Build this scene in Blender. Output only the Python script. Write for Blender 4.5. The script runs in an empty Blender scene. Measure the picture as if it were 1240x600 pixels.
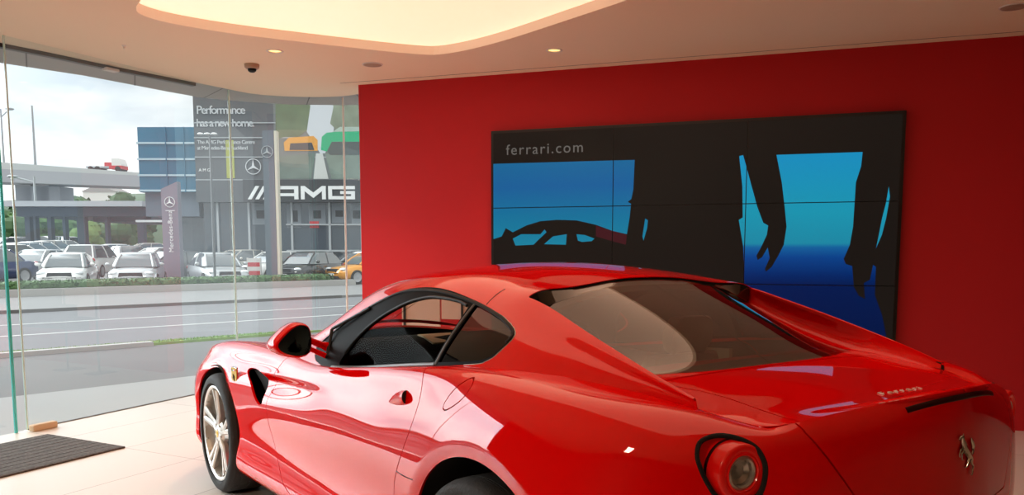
import numpy as np, math

# ---------------------------------------------------------------- splines
def cardinal(t):
    """matrix giving second derivatives of the natural cubic spline through nodes t"""
    t = np.asarray(t, float); n = len(t); h = np.diff(t)
    A = np.zeros((n, n)); B = np.zeros((n, n))
    A[0, 0] = A[-1, -1] = 1
    for i in range(1, n-1):
        A[i, i-1] = h[i-1]; A[i, i] = 2*(h[i-1]+h[i]); A[i, i+1] = h[i]
        B[i, i-1] += 6/h[i-1]; B[i, i] -= 6/h[i-1]+6/h[i]; B[i, i+1] += 6/h[i]
    return np.linalg.solve(A, B)

class Basis:
    def __init__(s, t):
        s.t = np.asarray(t, float); s.M = cardinal(s.t)
    def __call__(s, x):
        x = np.asarray(x, float); t = s.t
        k = np.clip(np.searchsorted(t, x, side='right')-1, 0, len(t)-2)
        h = t[k+1]-t[k]; a = (t[k+1]-x)/h; b = (x-t[k])/h
        W = np.zeros((len(x), len(t))); r = np.arange(len(x))
        W[r, k] += a; W[r, k+1] += b
        W += ((a**3-a)*h*h/6)[:, None]*s.M[k] + ((b**3-b)*h*h/6)[:, None]*s.M[k+1]
        return W

def spline(t, v, x):
    return Basis(t)(np.atleast_1d(x)) @ np.asarray(v, float)

def chord(P):
    P = np.asarray(P, float)
    return np.concatenate([[0], np.cumsum(np.linalg.norm(np.diff(P, axis=0), axis=1))])

class Surf:
    """tensor cubic spline surface through ctrl[i][j]"""
    def __init__(s, ctrl, tu=None, tv=None, post=None, flip=False):
        s.c = np.asarray(ctrl, float)
        s.tu = chord(s.c.mean(axis=1)) if tu is None else np.asarray(tu, float)
        if tv is None:
            d = np.linalg.norm(np.diff(s.c, axis=1), axis=2).mean(axis=0)
            tv = np.concatenate([[0], np.cumsum(d)])
        s.tv = np.asarray(tv, float)
        s.bu = Basis(s.tu); s.bv = Basis(s.tv); s.post = post; s.flip = flip
    def P(s, uv):
        uv = np.atleast_2d(uv)
        p = np.einsum('ni,nj,ijk->nk', s.bu(uv[:, 0]), s.bv(uv[:, 1]), s.c)
        return s.post(p) if s.post else p
    def N(s, uv):
        uv = np.atleast_2d(uv); e = 2e-4
        lo = np.array([s.tu[0], s.tv[0]]); hi = np.array([s.tu[-1], s.tv[-1]])
        def d(k):
            a = uv.copy(); b = uv.copy()
            a[:, k] = np.minimum(a[:, k]+e, hi[k]); b[:, k] = np.maximum(b[:, k]-e, lo[k])
            return s.P(a)-s.P(b)
        n = np.cross(d(0), d(1)); l = np.linalg.norm(n, axis=1, keepdims=True)
        n = n/np.maximum(l, 1e-12)
        return -n if s.flip else n

# ---------------------------------------------------------------- the sports car's surfaces (x forward, y left, z up, origin under the rear axle)
PLAN = [(3.70,0),(3.66,.40),(3.46,.82),(3.12,.945),(2.75,.945),(2.35,.925),(1.95,.905),(1.5,.898),(1.03,.90),(.65,.915),
        (.33,.945),(0,.965),(-.3,.95),(-.55,.885),(-.69,.78),(-.775,.65),(-.845,.50),(-.90,.30),(-.945,0)]
#        z0 i0   z1 i1   z2 i2   z3 i3   z4 i4   z5 i5   z6 i6
ROWS = [
 (.20,.10,.26,.03,.33,.0,.40,.0,.46,.0,.55,.04,.62,.07),
 (.20,.10,.26,.03,.33,.0,.40,.0,.47,.0,.56,.05,.63,.10),
 (.18,.08,.24,.02,.34,.0,.44,.0,.52,.0,.62,.04,.70,.08),
 (.16,.06,.22,.01,.34,.0,.47,.0,.58,.0,.68,.026,.765,.086),
 (.16,.06,.22,.01,.35,.0,.49,.0,.61,.0,.71,.026,.792,.086),
 (.16,.06,.22,.00,.35,.005,.49,.012,.61,.010,.72,.032,.803,.088),
 (.16,.06,.22,.00,.35,.012,.50,.018,.62,.008,.73,.028,.81,.072),
 (.16,.06,.22,.00,.35,.014,.50,.020,.63,.006,.73,.023,.815,.058),
 (.16,.06,.22,.00,.36,.014,.52,.020,.65,.004,.76,.022,.855,.058),
 (.16,.06,.22,.00,.37,.010,.54,.012,.68,.000,.79,.025,.895,.064),
 (.17,.06,.24,.00,.38,.000,.56,.000,.71,.000,.83,.026,.935,.074),
 (.18,.06,.26,.01,.40,.000,.58,.000,.73,.000,.86,.030,.965,.083),
 (.20,.06,.28,.02,.42,.005,.59,.000,.73,.000,.86,.030,.965,.083),
 (.22,.06,.30,.02,.43,.010,.59,.000,.73,.000,.85,.026,.95,.072),
 (.23,.06,.31,.02,.44,.010,.60,.000,.73,.000,.84,.018,.925,.048),
 (.24,.06,.32,.02,.45,.010,.60,.000,.73,.000,.83,.012,.905,.030),
 (.24,.06,.32,.02,.45,.010,.60,.000,.73,.000,.84,.006,.92,.020),
 (.24,.06,.32,.02,.45,.010,.60,.000,.73,.000,.85,.004,.95,.012),
 (.24,.06,.32,.02,.45,.010,.60,.000,.73,.000,.86,.003,.97,.004)]
R7 = [(3.60,0,.66),(3.54,.38,.675),(3.32,.70,.765),(3.06,.755,.829),(2.75,.752,.858),(2.35,.762,.868),(1.95,.788,.865),(1.5,.806,.864),
      (1.03,.81,.913),(.65,.815,.958),(.33,.82,.995),(0,.815,1.012),(-.3,.775,1.005),(-.50,.70,.995),(-.63,.64,.978),(-.742,.575,.952),
      (-.805,.49,.962),(-.865,.29,.996),(-.93,0,1.015)]
R8 = [(3.55,0,.675),(3.45,.35,.69),(3.22,.57,.765),(3.0,.60,.815),(2.72,.60,.845),(2.38,.62,.862),(2.0,.725,.868),(1.5,.775,.868),
      (1.03,.78,.918),(.65,.78,.964),(.33,.775,1.003),(0,.757,1.022),(-.28,.672,1.0145),(-.50,.613,.989),(-.62,.582,.971),(-.722,.545,.954),
      (-.787,.495,.971),(-.86,.285,1.003),(-.93,0,1.025)]
def plan_normals():
    P = np.array(PLAN); t = chord(P); b = Basis(t); e = 1e-3
    d = (b(np.minimum(t+e, t[-1]))-b(np.maximum(t-e, 0)))@P
    n = np.stack([-d[:, 1], d[:, 0]], 1); n /= np.linalg.norm(n, axis=1, keepdims=True)
    n = -n
    n[0] = (1, 0); n[-1] = (-1, 0)
    return n
ARCHES = [(2.77, .345, .372), (-.04, .36, .425)]
def arch_roll(p):
    """the lip round each wheel opening rolls inwards"""
    p = p.copy()
    for cx, cz, r in ARCHES:
        rho = np.hypot(p[:, 0]-cx, p[:, 2]-cz); s = (r+.052)-rho
        k = .34*np.where(s > 0, np.sqrt(s*s+.014**2)-.014, 0)
        m = (p[:, 1] > .6)
        p[:, 1] -= np.where(m, np.minimum(k, .03), 0)
    # the scoop that runs back from the vent behind the front wheel
    x, z = p[:, 0], p[:, 2]
    q = np.clip((x-1.15)/(2.1-1.15), 0, 1); dep = .042*q*q*(3-2*q)
    zt = .772+(2.1-x)*.05; zb = .60+(2.1-x)*.075
    sp = np.clip((z-zb)/(zt-zb), 0, 1); ua, ub = np.clip(sp/.72, 0, 1), np.clip((1-sp)/.28, 0, 1)
    w = ua*ua*(3-2*ua)*ub*ub*(3-2*ub)
    on = (p[:, 1] > .6) & (x < 2.07+(z-.62)*.60) & (x > 1.15)
    p[:, 1] -= np.where(on, dep*w, 0)
    return p
def side_surface():
    N = plan_normals(); ctrl = []
    for i, (x, y) in enumerate(PLAN):
        row = []
        for j in range(7):
            z, ins = ROWS[i][2*j], ROWS[i][2*j+1]
            row.append((x-N[i][0]*ins, y-N[i][1]*ins, z))
        row.append(R7[i]); row.append(R8[i]); ctrl.append(row)
    tv = [0, .07, .20, .36, .49, .60, .70, .79, .835]
    tu = chord(np.array(PLAN)); c = np.array(ctrl); m = c*[1, -1, 1]
    c = np.concatenate([m[2:0:-1], c, m[-2:-4:-1]])
    tu = np.concatenate([[-tu[2], -tu[1]], tu, [2*tu[-1]-tu[-2], 2*tu[-1]-tu[-3]]])
    return Surf(c, tu, tv, arch_roll)
SIDE_U = (chord(np.array(PLAN))[0], chord(np.array(PLAN))[-1])

# greenhouse: rows belt, lower glass, upper glass, roof edge, roof, roof, centre line
GH = [
 [(2.02,.775,.855),(2.03,.755,.862),(2.05,.735,.872),(2.08,.700,.885),(2.30,.42,.925),(2.42,.20,.945),(2.46,0,.95)],
 [(1.68,.795,.845),(1.68,.752,.905),(1.68,.682,.985),(1.70,.640,1.040),(1.86,.40,1.108),(1.94,.20,1.130),(1.97,0,1.135)],
 [(1.38,.802,.858),(1.38,.755,.950),(1.38,.640,1.105),(1.42,.575,1.180),(1.50,.38,1.230),(1.55,.20,1.250),(1.56,0,1.255)],
 [(1.03,.804,.905),(1.03,.756,.998),(1.03,.625,1.190),(1.06,.535,1.260),(1.08,.35,1.297),(1.10,.18,1.313),(1.1,0,1.317)],
 [(.70,.803,.944),(.70,.757,1.030),(.70,.632,1.205),(.70,.540,1.271),(.72,.36,1.307),(.73,.18,1.324),(.73,0,1.329)],
 [(.35,.795,.992),(.35,.755,1.055),(.35,.650,1.170),(.353,.563,1.238),(.36,.38,1.275),(.36,.18,1.294),(.36,0,1.300)],
 [(.19,.785,1.006),(.20,.748,1.058),(.215,.655,1.155),(.230,.565,1.228),(.24,.39,1.255),(.245,.18,1.276),(.245,0,1.282)],
 [(-.035,.755,1.024),(.0,.725,1.060),(.055,.655,1.130),(.098,.567,1.199),(.09,.39,1.235),(.09,.18,1.246),(.09,0,1.25)],
 [(-.155,.725,1.021),(-.125,.697,1.055),(-.09,.643,1.106),(-.065,.586,1.154),(-.08,.39,1.19),(-.08,.18,1.20),(-.08,0,1.205)],
 [(-.28,.688,1.014),(-.275,.670,1.036),(-.270,.635,1.066),(-.268,.600,1.095),(-.28,.39,1.12),(-.28,.18,1.13),(-.28,0,1.135)],
 [(-.45,.632,1.000),(-.445,.626,1.010),(-.44,.616,1.026),(-.437,.605,1.044),(-.43,.39,1.06),(-.43,.18,1.07),(-.43,0,1.075)],
 [(-.565,.602,.990),(-.562,.601,.996),(-.558,.600,1.002),(-.555,.598,1.007),(-.55,.39,1.02),(-.55,.18,1.02),(-.55,0,1.02)],
]
def gh_surface():
    c = np.array(GH); c[6:, 0, 2] -= .010; c[6:, 0, 1] -= .003; c[11, :3, 2] -= [.004, .003, .0015]; c[5, 0, 2] -= .006; tu = np.concatenate([[0], np.cumsum(np.linalg.norm(np.diff(c[:, 3], axis=0), axis=1))])
    tv = np.array([0, .085, .27, .39, .59, .79, .98])
    c = np.concatenate([c, (c*[1, -1, 1])[:, -2:-4:-1]], 1); tv = np.concatenate([tv, 2*tv[-1]-tv[-2:-4:-1]])
    return Surf(c, tu, tv)

# rear deck: centre -> ridge, from under the rear window back to the tail lip
DECK = [
 [(-.18,0,1.028),(-.18,.25,1.028),(-.18,.46,1.024),(-.175,.56,1.018),(-.17,.715,1.0195)],
 [(-.33,0,1.021),(-.33,.25,1.020),(-.33,.47,1.015),(-.325,.55,1.011),(-.31,.664,1.0115)],
 [(-.45,0,1.011),(-.45,.25,1.009),(-.445,.48,1.002),(-.44,.55,.998),(-.43,.632,.9965)],
 [(-.58,0,.998),(-.575,.25,.995),(-.56,.48,.989),(-.55,.54,.985),(-.54,.602,.983)],
 [(-.70,0,.987),(-.68,.25,.983),(-.65,.46,.978),(-.64,.51,.976),(-.625,.580,.970)],
 [(-.82,0,.991),(-.78,.27,.983),(-.74,.43,.975),(-.72,.495,.968),(-.680,.560,.960)],
 [(-.93,0,1.025),(-.86,.285,1.003),(-.82,.40,.985),(-.787,.495,.971),(-.722,.545,.954)],
]
def half_sym(rows, tu, tv):
    c = np.array(rows, float); tv = np.array(tv, float); k = min(2, c.shape[1]-1)
    c = np.concatenate([(c*[1, -1, 1])[:, k:0:-1], c], 1); tv = np.concatenate([-tv[k:0:-1], tv])
    return Surf(c, tu, tv, flip=True)
def deck_surface():
    return half_sym(DECK, [0, .15, .27, .40, .51, .61, .69], [0, .27, .46, .56, .68])
# rear screen: centre -> side, top -> bottom
RW = [
 [(.212,0,1.257),(.212,.2,1.252),(.215,.38,1.228),(.25,.567,1.172)],
 [(.085,0,1.209),(.085,.2,1.204),(.095,.38,1.176),(.135,.572,1.118)],
 [(-.055,0,1.151),(-.055,.2,1.146),(-.045,.38,1.118),(.005,.575,1.067)],
 [(-.195,0,1.085),(-.195,.2,1.081),(-.18,.38,1.062),(-.13,.577,1.032)],
 [(-.335,0,1.016),(-.332,.2,1.017),(-.318,.38,1.014),(-.28,.575,1.008)],
]
def rw_surface():
    return half_sym(RW, [0, .135, .285, .435, .585], [0, .2, .385, .59])
HOOD = [
 [(3.551,0,.675),(3.551,.01,.675),(3.551,.02,.675)],
 [(3.53,0,.69),(3.51,.18,.69),(3.45,.35,.69)],
 [(3.25,0,.77),(3.24,.30,.775),(3.22,.57,.765)],
 [(3.0,0,.835),(3.0,.30,.835),(3.0,.60,.815)],
 [(2.72,0,.885),(2.72,.30,.880),(2.72,.60,.845)],
 [(2.48,0,.922),(2.44,.30,.905),(2.38,.62,.862)],
 [(2.42,0,.935),(2.27,.42,.905),(2.0,.725,.868)],
]
def hood_surface():
    return half_sym(HOOD, [0, .08, .33, .57, .85, 1.12, 1.35], [0, .3, .58])
import bpy, bmesh, random
from mathutils import Vector, Matrix, Quaternion
SC = bpy.context.scene
COL = SC.collection
rng = random.Random(7)

# ---------------------------------------------------------------- materials
def new_mat(name):
    m = bpy.data.materials.new(name); m.use_nodes = True
    nt = m.node_tree; b = nt.nodes['Principled BSDF']
    return m, nt, b
def mat(name, col, rough=.5, metal=0., coat=0., coatr=.03, spec=.5, noise=0., nscale=8., bump=0., bscale=60., emit=None, estr=1., trans=0.):
    m, nt, b = new_mat(name)
    b.inputs['Base Color'].default_value = (*col, 1); b.inputs['Roughness'].default_value = rough
    b.inputs['Metallic'].default_value = metal; b.inputs['Coat Weight'].default_value = coat
    b.inputs['Coat Roughness'].default_value = coatr; b.inputs['Specular IOR Level'].default_value = spec
    b.inputs['Transmission Weight'].default_value = trans
    if emit: b.inputs['Emission Color'].default_value = (*emit, 1); b.inputs['Emission Strength'].default_value = estr
    if noise or bump:
        tc = nt.nodes.new('ShaderNodeTexCoord')
        if noise:
            n = nt.nodes.new('ShaderNodeTexNoise'); n.inputs['Scale'].default_value = nscale; n.inputs['Detail'].default_value = 5
            nt.links.new(tc.outputs['Object'], n.inputs['Vector'])
            mx = nt.nodes.new('ShaderNodeMixRGB')
            mx.inputs[1].default_value = (*[c*(1-noise) for c in col], 1); mx.inputs[2].default_value = (*[min(1, c*(1+noise)) for c in col], 1)
            nt.links.new(n.outputs['Fac'], mx.inputs[0]); nt.links.new(mx.outputs[0], b.inputs['Base Color'])
        if bump:
            n2 = nt.nodes.new('ShaderNodeTexNoise'); n2.inputs['Scale'].default_value = bscale; n2.inputs['Detail'].default_value = 3
            nt.links.new(tc.outputs['Object'], n2.inputs['Vector'])
            bp = nt.nodes.new('ShaderNodeBump'); bp.inputs['Strength'].default_value = bump; bp.inputs['Distance'].default_value = .02
            nt.links.new(n2.outputs['Fac'], bp.inputs['Height']); nt.links.new(bp.outputs[0], b.inputs['Normal'])
    return m
def thin_glass(name, tint, refl=1., rough=0., haze=0.):
    """a pane: clear with its tint, mirror reflection by Fresnel; light passes straight through"""
    m = bpy.data.materials.new(name); m.use_nodes = True; nt = m.node_tree; nt.nodes.clear()
    o = nt.nodes.new('ShaderNodeOutputMaterial'); t = nt.nodes.new('ShaderNodeBsdfTransparent'); t.inputs[0].default_value = (*tint, 1)
    g = nt.nodes.new('ShaderNodeBsdfGlossy'); g.inputs['Roughness'].default_value = rough; g.inputs[0].default_value = (1, 1, 1, 1)
    # Fresnel of a thin pane, the same from both faces
    lw = nt.nodes.new('ShaderNodeLayerWeight'); lw.inputs[0].default_value = .5
    mp = nt.nodes.new('ShaderNodeMath'); mp.operation = 'POWER'; mp.inputs[1].default_value = 4.
    nt.links.new(lw.outputs['Facing'], mp.inputs[0])
    ma = nt.nodes.new('ShaderNodeMath'); ma.operation = 'MULTIPLY_ADD'; ma.inputs[1].default_value = .85*refl; ma.inputs[2].default_value = .07*refl
    nt.links.new(mp.outputs[0], ma.inputs[0])
    mx = nt.nodes.new('ShaderNodeMixShader'); nt.links.new(ma.outputs[0], mx.inputs[0])
    base = t.outputs[0]
    if haze:
        d = nt.nodes.new('ShaderNodeBsdfTranslucent'); d.inputs[0].default_value = (.9, .95, .97, 1)
        mh = nt.nodes.new('ShaderNodeMixShader'); mh.inputs[0].default_value = haze
        nt.links.new(t.outputs[0], mh.inputs[1]); nt.links.new(d.outputs[0], mh.inputs[2]); base = mh.outputs[0]
    nt.links.new(base, mx.inputs[1]); nt.links.new(g.outputs[0], mx.inputs[2]); nt.links.new(mx.outputs[0], o.inputs[0])
    return m

# ---------------------------------------------------------------- objects
def tag(o, label, cat, group=None, kind=None):
    if label: o['label'] = label
    if cat: o['category'] = cat
    if group: o['group'] = group
    if kind: o['kind'] = kind
    return o
def link(name, me, parent=None):
    o = bpy.data.objects.new(name, me); COL.objects.link(o)
    if parent is not None: o.parent = parent
    return o
def thing(name, loc=(0, 0, 0), rz=0.):
    o = bpy.data.objects.new(name, None); COL.objects.link(o); o.location = loc; o.rotation_euler = (0, 0, rz); o.empty_display_size = .1
    return o
def mesh_obj(name, V, F, mats, parent=None, normals=None, smooth=False, fm=None):
    me = bpy.data.meshes.new(name); me.from_pydata([tuple(map(float, v)) for v in V], [], [tuple(map(int, f)) for f in F])
    for m in (mats if isinstance(mats, (list, tuple)) else [mats]): me.materials.append(m)
    if fm is not None: me.polygons.foreach_set('material_index', fm)
    if smooth or normals is not None: me.polygons.foreach_set('use_smooth', [True]*len(me.polygons))
    me.update()
    if normals is not None: me.normals_split_custom_set_from_vertices([tuple(map(float, n)) for n in normals])
    return link(name, me, parent)

class MB:
    """collects simple shapes into one mesh"""
    def __init__(s): s.V = []; s.F = []; s.M = []; s.mi = 0
    def add(s, V, F):
        b = len(s.V); s.V += [tuple(v) for v in V]; s.F += [tuple(b+i for i in f) for f in F]; s.M += [s.mi]*len(F); return s
    def box(s, x0, x1, y0, y1, z0, z1, bev=0., M=None):
        if bev > 0:
            bev = min(bev, .49*(x1-x0), .49*(y1-y0), .49*(z1-z0)); V = []; 
            bm = bmesh.new(); bmesh.ops.create_cube(bm, size=1)
            for v in bm.verts: v.co = Vector(((x0+x1)/2+v.co.x*(x1-x0), (y0+y1)/2+v.co.y*(y1-y0), (z0+z1)/2+v.co.z*(z1-z0)))
            bmesh.ops.bevel(bm, geom=bm.edges[:], offset=bev, segments=2, affect='EDGES', profile=.5)
            bm.verts.index_update(); V = [v.co.copy() for v in bm.verts]; F = [[v.index for v in f.verts] for f in bm.faces]; bm.free()
        else:
            V = [Vector((x, y, z)) for x in (x0, x1) for y in (y0, y1) for z in (z0, z1)]
            F = [(0,1,3,2),(4,6,7,5),(0,4,5,1),(2,3,7,6),(0,2,6,4),(1,5,7,3)]
        if M is not None: V = [M@v for v in V]
        return s.add(V, F)
    def tube(s, pts, r, n=10, cap=True, closed=False):
        pts = [Vector(p) for p in pts]; R = r if isinstance(r, (list, tuple)) else [r]*len(pts); V = []; F = []; N = len(pts); up = None
        for i, p in enumerate(pts):
            if closed: d = (pts[(i+1) % N]-pts[i-1]).normalized()
            else: d = (pts[min(i+1, N-1)]-pts[max(i-1, 0)]).normalized()
            if up is None: up = Vector((0, 0, 1)) if abs(d.z) < .9 else Vector((1, 0, 0))
            a = (up-d*up.dot(d)).normalized(); up = a; b = d.cross(a)
            for k in range(n):
                t = 2*math.pi*k/n; V.append(p+(a*math.cos(t)+b*math.sin(t))*R[i])
        M_ = N if closed else N-1
        for i in range(M_):
            j = (i+1) % N
            for k in range(n): F.append((i*n+k, i*n+(k+1) % n, j*n+(k+1) % n, j*n+k))
        if cap and not closed: F.append(tuple(range(n-1, -1, -1))); F.append(tuple((N-1)*n+k for k in range(n)))
        return s.add(V, F)
    def lathe(s, prof, n=48, axis='z', c=(0, 0, 0), M=None, a0=0., a1=2*math.pi):
        """profile of (radius, height) turned about an axis"""
        V = []; F = []; full = abs(a1-a0-2*math.pi) < 1e-6; m = n if full else n+1
        for i in range(m):
            t = a0+(a1-a0)*i/n; cs, sn = math.cos(t), math.sin(t)
            for (r, h) in prof:
                p = {'z': (r*cs, r*sn, h), 'y': (r*cs, h, -r*sn), 'x': (h, r*cs, r*sn)}[axis]
                p = Vector(p)
                V.append((M@p if M is not None else p)+Vector(c))
        k = len(prof)
        for i in range(n):
            j = (i+1) % m
            for q in range(k-1): F.append((i*k+q, j*k+q, j*k+q+1, i*k+q+1))
        return s.add(V, F)
    def prism(s, poly, h0, h1, axis='z', M=None):
        """2D polygon pushed along an axis (caps included)"""
        n = len(poly); V = []
        for h in (h0, h1):
            for (a, b) in poly:
                p = Vector({'z': (a, b, h), 'y': (a, h, b), 'x': (h, a, b)}[axis]); V.append(M@p if M is not None else p)
        F = [(i, (i+1) % n, n+(i+1) % n, n+i) for i in range(n)]+[tuple(range(n-1, -1, -1)), tuple(range(n, 2*n))]
        return s.add(V, F)
    def grid(s, f, nu, nv):
        V = [f(i/nu, j/nv) for i in range(nu+1) for j in range(nv+1)]
        F = [(i*(nv+1)+j, (i+1)*(nv+1)+j, (i+1)*(nv+1)+j+1, i*(nv+1)+j+1) for i in range(nu) for j in range(nv)]
        return s.add(V, F)
    def ball(s, c, r, n=16, m=10, sc=(1, 1, 1)):
        c = Vector(c); V = [c+Vector((0, 0, r*sc[2]))]; F = []
        for i in range(1, m):
            t = math.pi*i/m
            for k in range(n): q = 2*math.pi*k/n; V.append(c+Vector((r*sc[0]*math.sin(t)*math.cos(q), r*sc[1]*math.sin(t)*math.sin(q), r*sc[2]*math.cos(t))))
        V.append(c-Vector((0, 0, r*sc[2])))
        for k in range(n): F.append((0, 1+k, 1+(k+1) % n))
        for i in range(m-2):
            for k in range(n): F.append((1+i*n+k, 1+(i+1)*n+k, 1+(i+1)*n+(k+1) % n, 1+i*n+(k+1) % n))
        b = 1+(m-2)*n
        for k in range(n): F.append((len(V)-1, b+(k+1) % n, b+k))
        return s.add(V, F)
    def xform(s, M): s.V = [tuple(M@Vector(v)) for v in s.V]; return s
    def flipy(s): s.V = [(v[0], -v[1], v[2]) for v in s.V]; s.F = [tuple(reversed(f)) for f in s.F]; return s
    def build(s, name, mats, parent=None, smooth=False, sharp=None, recalc=True):
        o = mesh_obj(name, s.V, s.F, mats, parent, smooth=smooth, fm=s.M if isinstance(mats, (list, tuple)) else None)
        if recalc:
            bm = bmesh.new(); bm.from_mesh(o.data); bmesh.ops.recalc_face_normals(bm, faces=bm.faces[:]); bm.to_mesh(o.data); bm.free()
        if smooth: o.data.set_sharp_from_angle(angle=math.radians(sharp if sharp else 40))
        return o
def text_mb(txt, size, depth, M, shear=0., spacing=1., align='LEFT'):
    """lettering as solid mesh; local x along the line, y up, z out"""
    cu = bpy.data.curves.new('lettering', 'FONT'); cu.body = txt; cu.size = size; cu.extrude = depth/2; cu.shear = shear; cu.space_character = spacing
    cu.align_x = align; cu.resolution_u = 3
    o = bpy.data.objects.new('lettering', cu); COL.objects.link(o)
    dg = bpy.context.evaluated_depsgraph_get(); me = bpy.data.meshes.new_from_object(o.evaluated_get(dg))
    mb = MB(); mb.add([M@v.co for v in me.vertices], [tuple(p.vertices) for p in me.polygons])
    bpy.data.objects.remove(o); bpy.data.curves.remove(cu); bpy.data.meshes.remove(me)
    return mb
def frame(o, xd, yd):
    """matrix with local x, y along the given directions and z = x cross y"""
    x = Vector(xd).normalized(); y = Vector(yd); y = (y-x*x.dot(y)).normalized(); z = x.cross(y)
    return Matrix(((x.x, y.x, z.x, o[0]), (x.y, y.y, z.y, o[1]), (x.z, y.z, z.z, o[2]), (0, 0, 0, 1)))
def copy_tree(o, parent=None):
    c = o.copy(); COL.objects.link(c); c.parent = parent
    for ch in list(o.children): copy_tree(ch, c)
    return c

# ---------------------------------------------------------------- trimmed surface patches
def smooth_closed(P, k=8, sharp=()):
    P = [np.array(p, float) for p in P]; n = len(P); out = []
    for i in range(n):
        p0, p1, p2, p3 = P[i-1], P[i], P[(i+1) % n], P[(i+2) % n]
        if i in sharp: p0 = 2*p1-p2
        if (i+1) % n in sharp: p3 = 2*p2-p1
        for q in range(k):
            t = q/k
            out.append(.5*((2*p1)+(p2-p0)*t+(2*p0-5*p1+4*p2-p3)*t*t+(3*p1-p0-3*p2+p3)*t**3))
    return np.array(out)
def sdf(poly):
    """signed distance to a closed 2D polygon, positive inside"""
    A = np.asarray(poly, float); B = np.roll(A, -1, axis=0); D = B-A; L2 = np.maximum((D**2).sum(1), 1e-14)
    def f(Q):
        out = np.empty(len(Q))
        for s0 in range(0, len(Q), 8000):
            q = Q[s0:s0+8000]
            w = q[:, None, :]-A[None]
            t = np.clip((w*D[None]).sum(2)/L2, 0, 1)
            d = np.sqrt(((w-t[:, :, None]*D[None])**2).sum(2).min(1))
            c = ((A[None, :, 1] > q[:, None, 1]) != (B[None, :, 1] > q[:, None, 1]))
            with np.errstate(divide='ignore', invalid='ignore'):
                xi = A[None, :, 0]+(q[:, None, 1]-A[None, :, 1])*D[None, :, 0]/np.where(D[None, :, 1] == 0, 1e-12, D[None, :, 1])
            ins = (c & (q[:, None, 0] < xi)).sum(1) % 2 == 1
            out[s0:s0+8000] = np.where(ins, d, -d)
        return out
    return f
class Patch:
    def __init__(s, surf, nu, nv, u=None, v=None):
        s.S = surf
        us = np.linspace(surf.tu[0], surf.tu[-1], nu+1) if u is None else u
        vs = np.linspace(surf.tv[0], surf.tv[-1], nv+1) if v is None else v
        nu, nv = len(us)-1, len(vs)-1
        U, V = np.meshgrid(us, vs, indexing='ij'); s.uv = np.stack([U.ravel(), V.ravel()], 1)
        i, j = np.meshgrid(np.arange(nu), np.arange(nv), indexing='ij'); a = (i*(nv+1)+j).ravel()
        s.F = [list(q) for q in np.stack([a, a+nv+1, a+nv+2, a+1], 1)]
        s.p = surf.P(s.uv)
    def copy(s):
        c = Patch.__new__(Patch); c.S = s.S; c.uv = s.uv.copy(); c.F = [list(f) for f in s.F]; c.p = s.p.copy(); return c
    def clip(s, fn):
        val = fn(s.p); val = np.where(np.abs(val) < 1e-7, 1e-7, val); pos = val > 0
        edges = {}; keepF = []
        for f in s.F:
            k = [pos[i] for i in f]
            if all(k): keepF.append(f); continue
            if not any(k): continue
            n = len(f)
            for a in range(n):
                i, j = f[a], f[(a+1) % n]
                if pos[i] != pos[j]: edges.setdefault((min(i, j), max(i, j)), None)
            keepF.append(f)
        if edges:
            E = np.array(list(edges.keys())); a, b = s.uv[E[:, 0]], s.uv[E[:, 1]]; fa, fb = val[E[:, 0]].copy(), val[E[:, 1]].copy()
            ta, tb = np.zeros(len(E)), np.ones(len(E))
            for it in range(5):
                t = ta+(tb-ta)*np.clip(fa/(fa-fb), .02, .98)
                uv = a+(b-a)*t[:, None]; fm = fn(s.S.P(uv))
                same = (fm > 0) == (fa > 0)
                ta = np.where(same, t, ta); fa = np.where(same, fm, fa); tb = np.where(same, tb, t); fb = np.where(same, fb, fm)
            base = len(s.uv); s.uv = np.concatenate([s.uv, uv]); s.p = np.concatenate([s.p, s.S.P(uv)])
            for q, e in enumerate(map(tuple, E)): edges[e] = base+q
        out = []
        for f in keepF:
            if all(pos[i] for i in f): out.append(f); continue
            n = len(f); g = []
            for a in range(n):
                i, j = f[a], f[(a+1) % n]
                if pos[i]: g.append(i)
                if pos[i] != pos[j]: g.append(edges[(min(i, j), max(i, j))])
            if len(g) >= 3: out.append(g)
        s.F = out; return s
    def shell(s, side=1, thick=.012, inner=True):
        """outer skin, inner skin and edge strips as V, N, F, material index"""
        used = sorted({i for f in s.F for i in f}); m = {i: k for k, i in enumerate(used)}
        uv = s.uv[used]; P = s.p[used]; N = s.S.N(uv)
        F = [[m[i] for i in f] for f in s.F]
        if s.S.flip: F = [f[::-1] for f in F]
        if side < 0:
            P = P*[1, -1, 1]; N = N*[1, -1, 1]; F = [f[::-1] for f in F]
        V = [P]; NN = [N]; FF = list(F); FM = [0]*len(F); n = len(P)
        cnt = {}
        for f in F:
            for a in range(len(f)):
                e = (f[a], f[(a+1) % len(f)]); k = (min(e), max(e))
                cnt.setdefault(k, []).append(e)
        bnd = [v[0] for v in cnt.values() if len(v) == 1]
        if inner:
            V.append(P-N*thick); NN.append(-N); FF += [[i+n for i in f[::-1]] for f in F]; FM += [1]*len(F)
        base = n*(2 if inner else 1); idx = {}; bi = []
        for e in bnd:
            for i in e:
                if i not in idx: idx[i] = len(bi); bi.append(i)
        if bi:
            bi = np.array(bi); nb = len(bi); acc = np.zeros((nb, 3))
            for (i, j) in bnd:
                t = P[j]-P[i]; q = np.cross(t, N[i]); acc[idx[i]] += q; acc[idx[j]] += q
            acc /= np.maximum(np.linalg.norm(acc, axis=1, keepdims=True), 1e-9)
            V += [P[bi], P[bi]-N[bi]*thick]; NN += [acc, acc]
            for (i, j) in bnd:
                a, b = base+idx[i], base+idx[j]; FF.append([b, a, a+nb, b+nb]); FM.append(0)
        return np.concatenate(V), np.concatenate(NN), FF, FM
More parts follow.
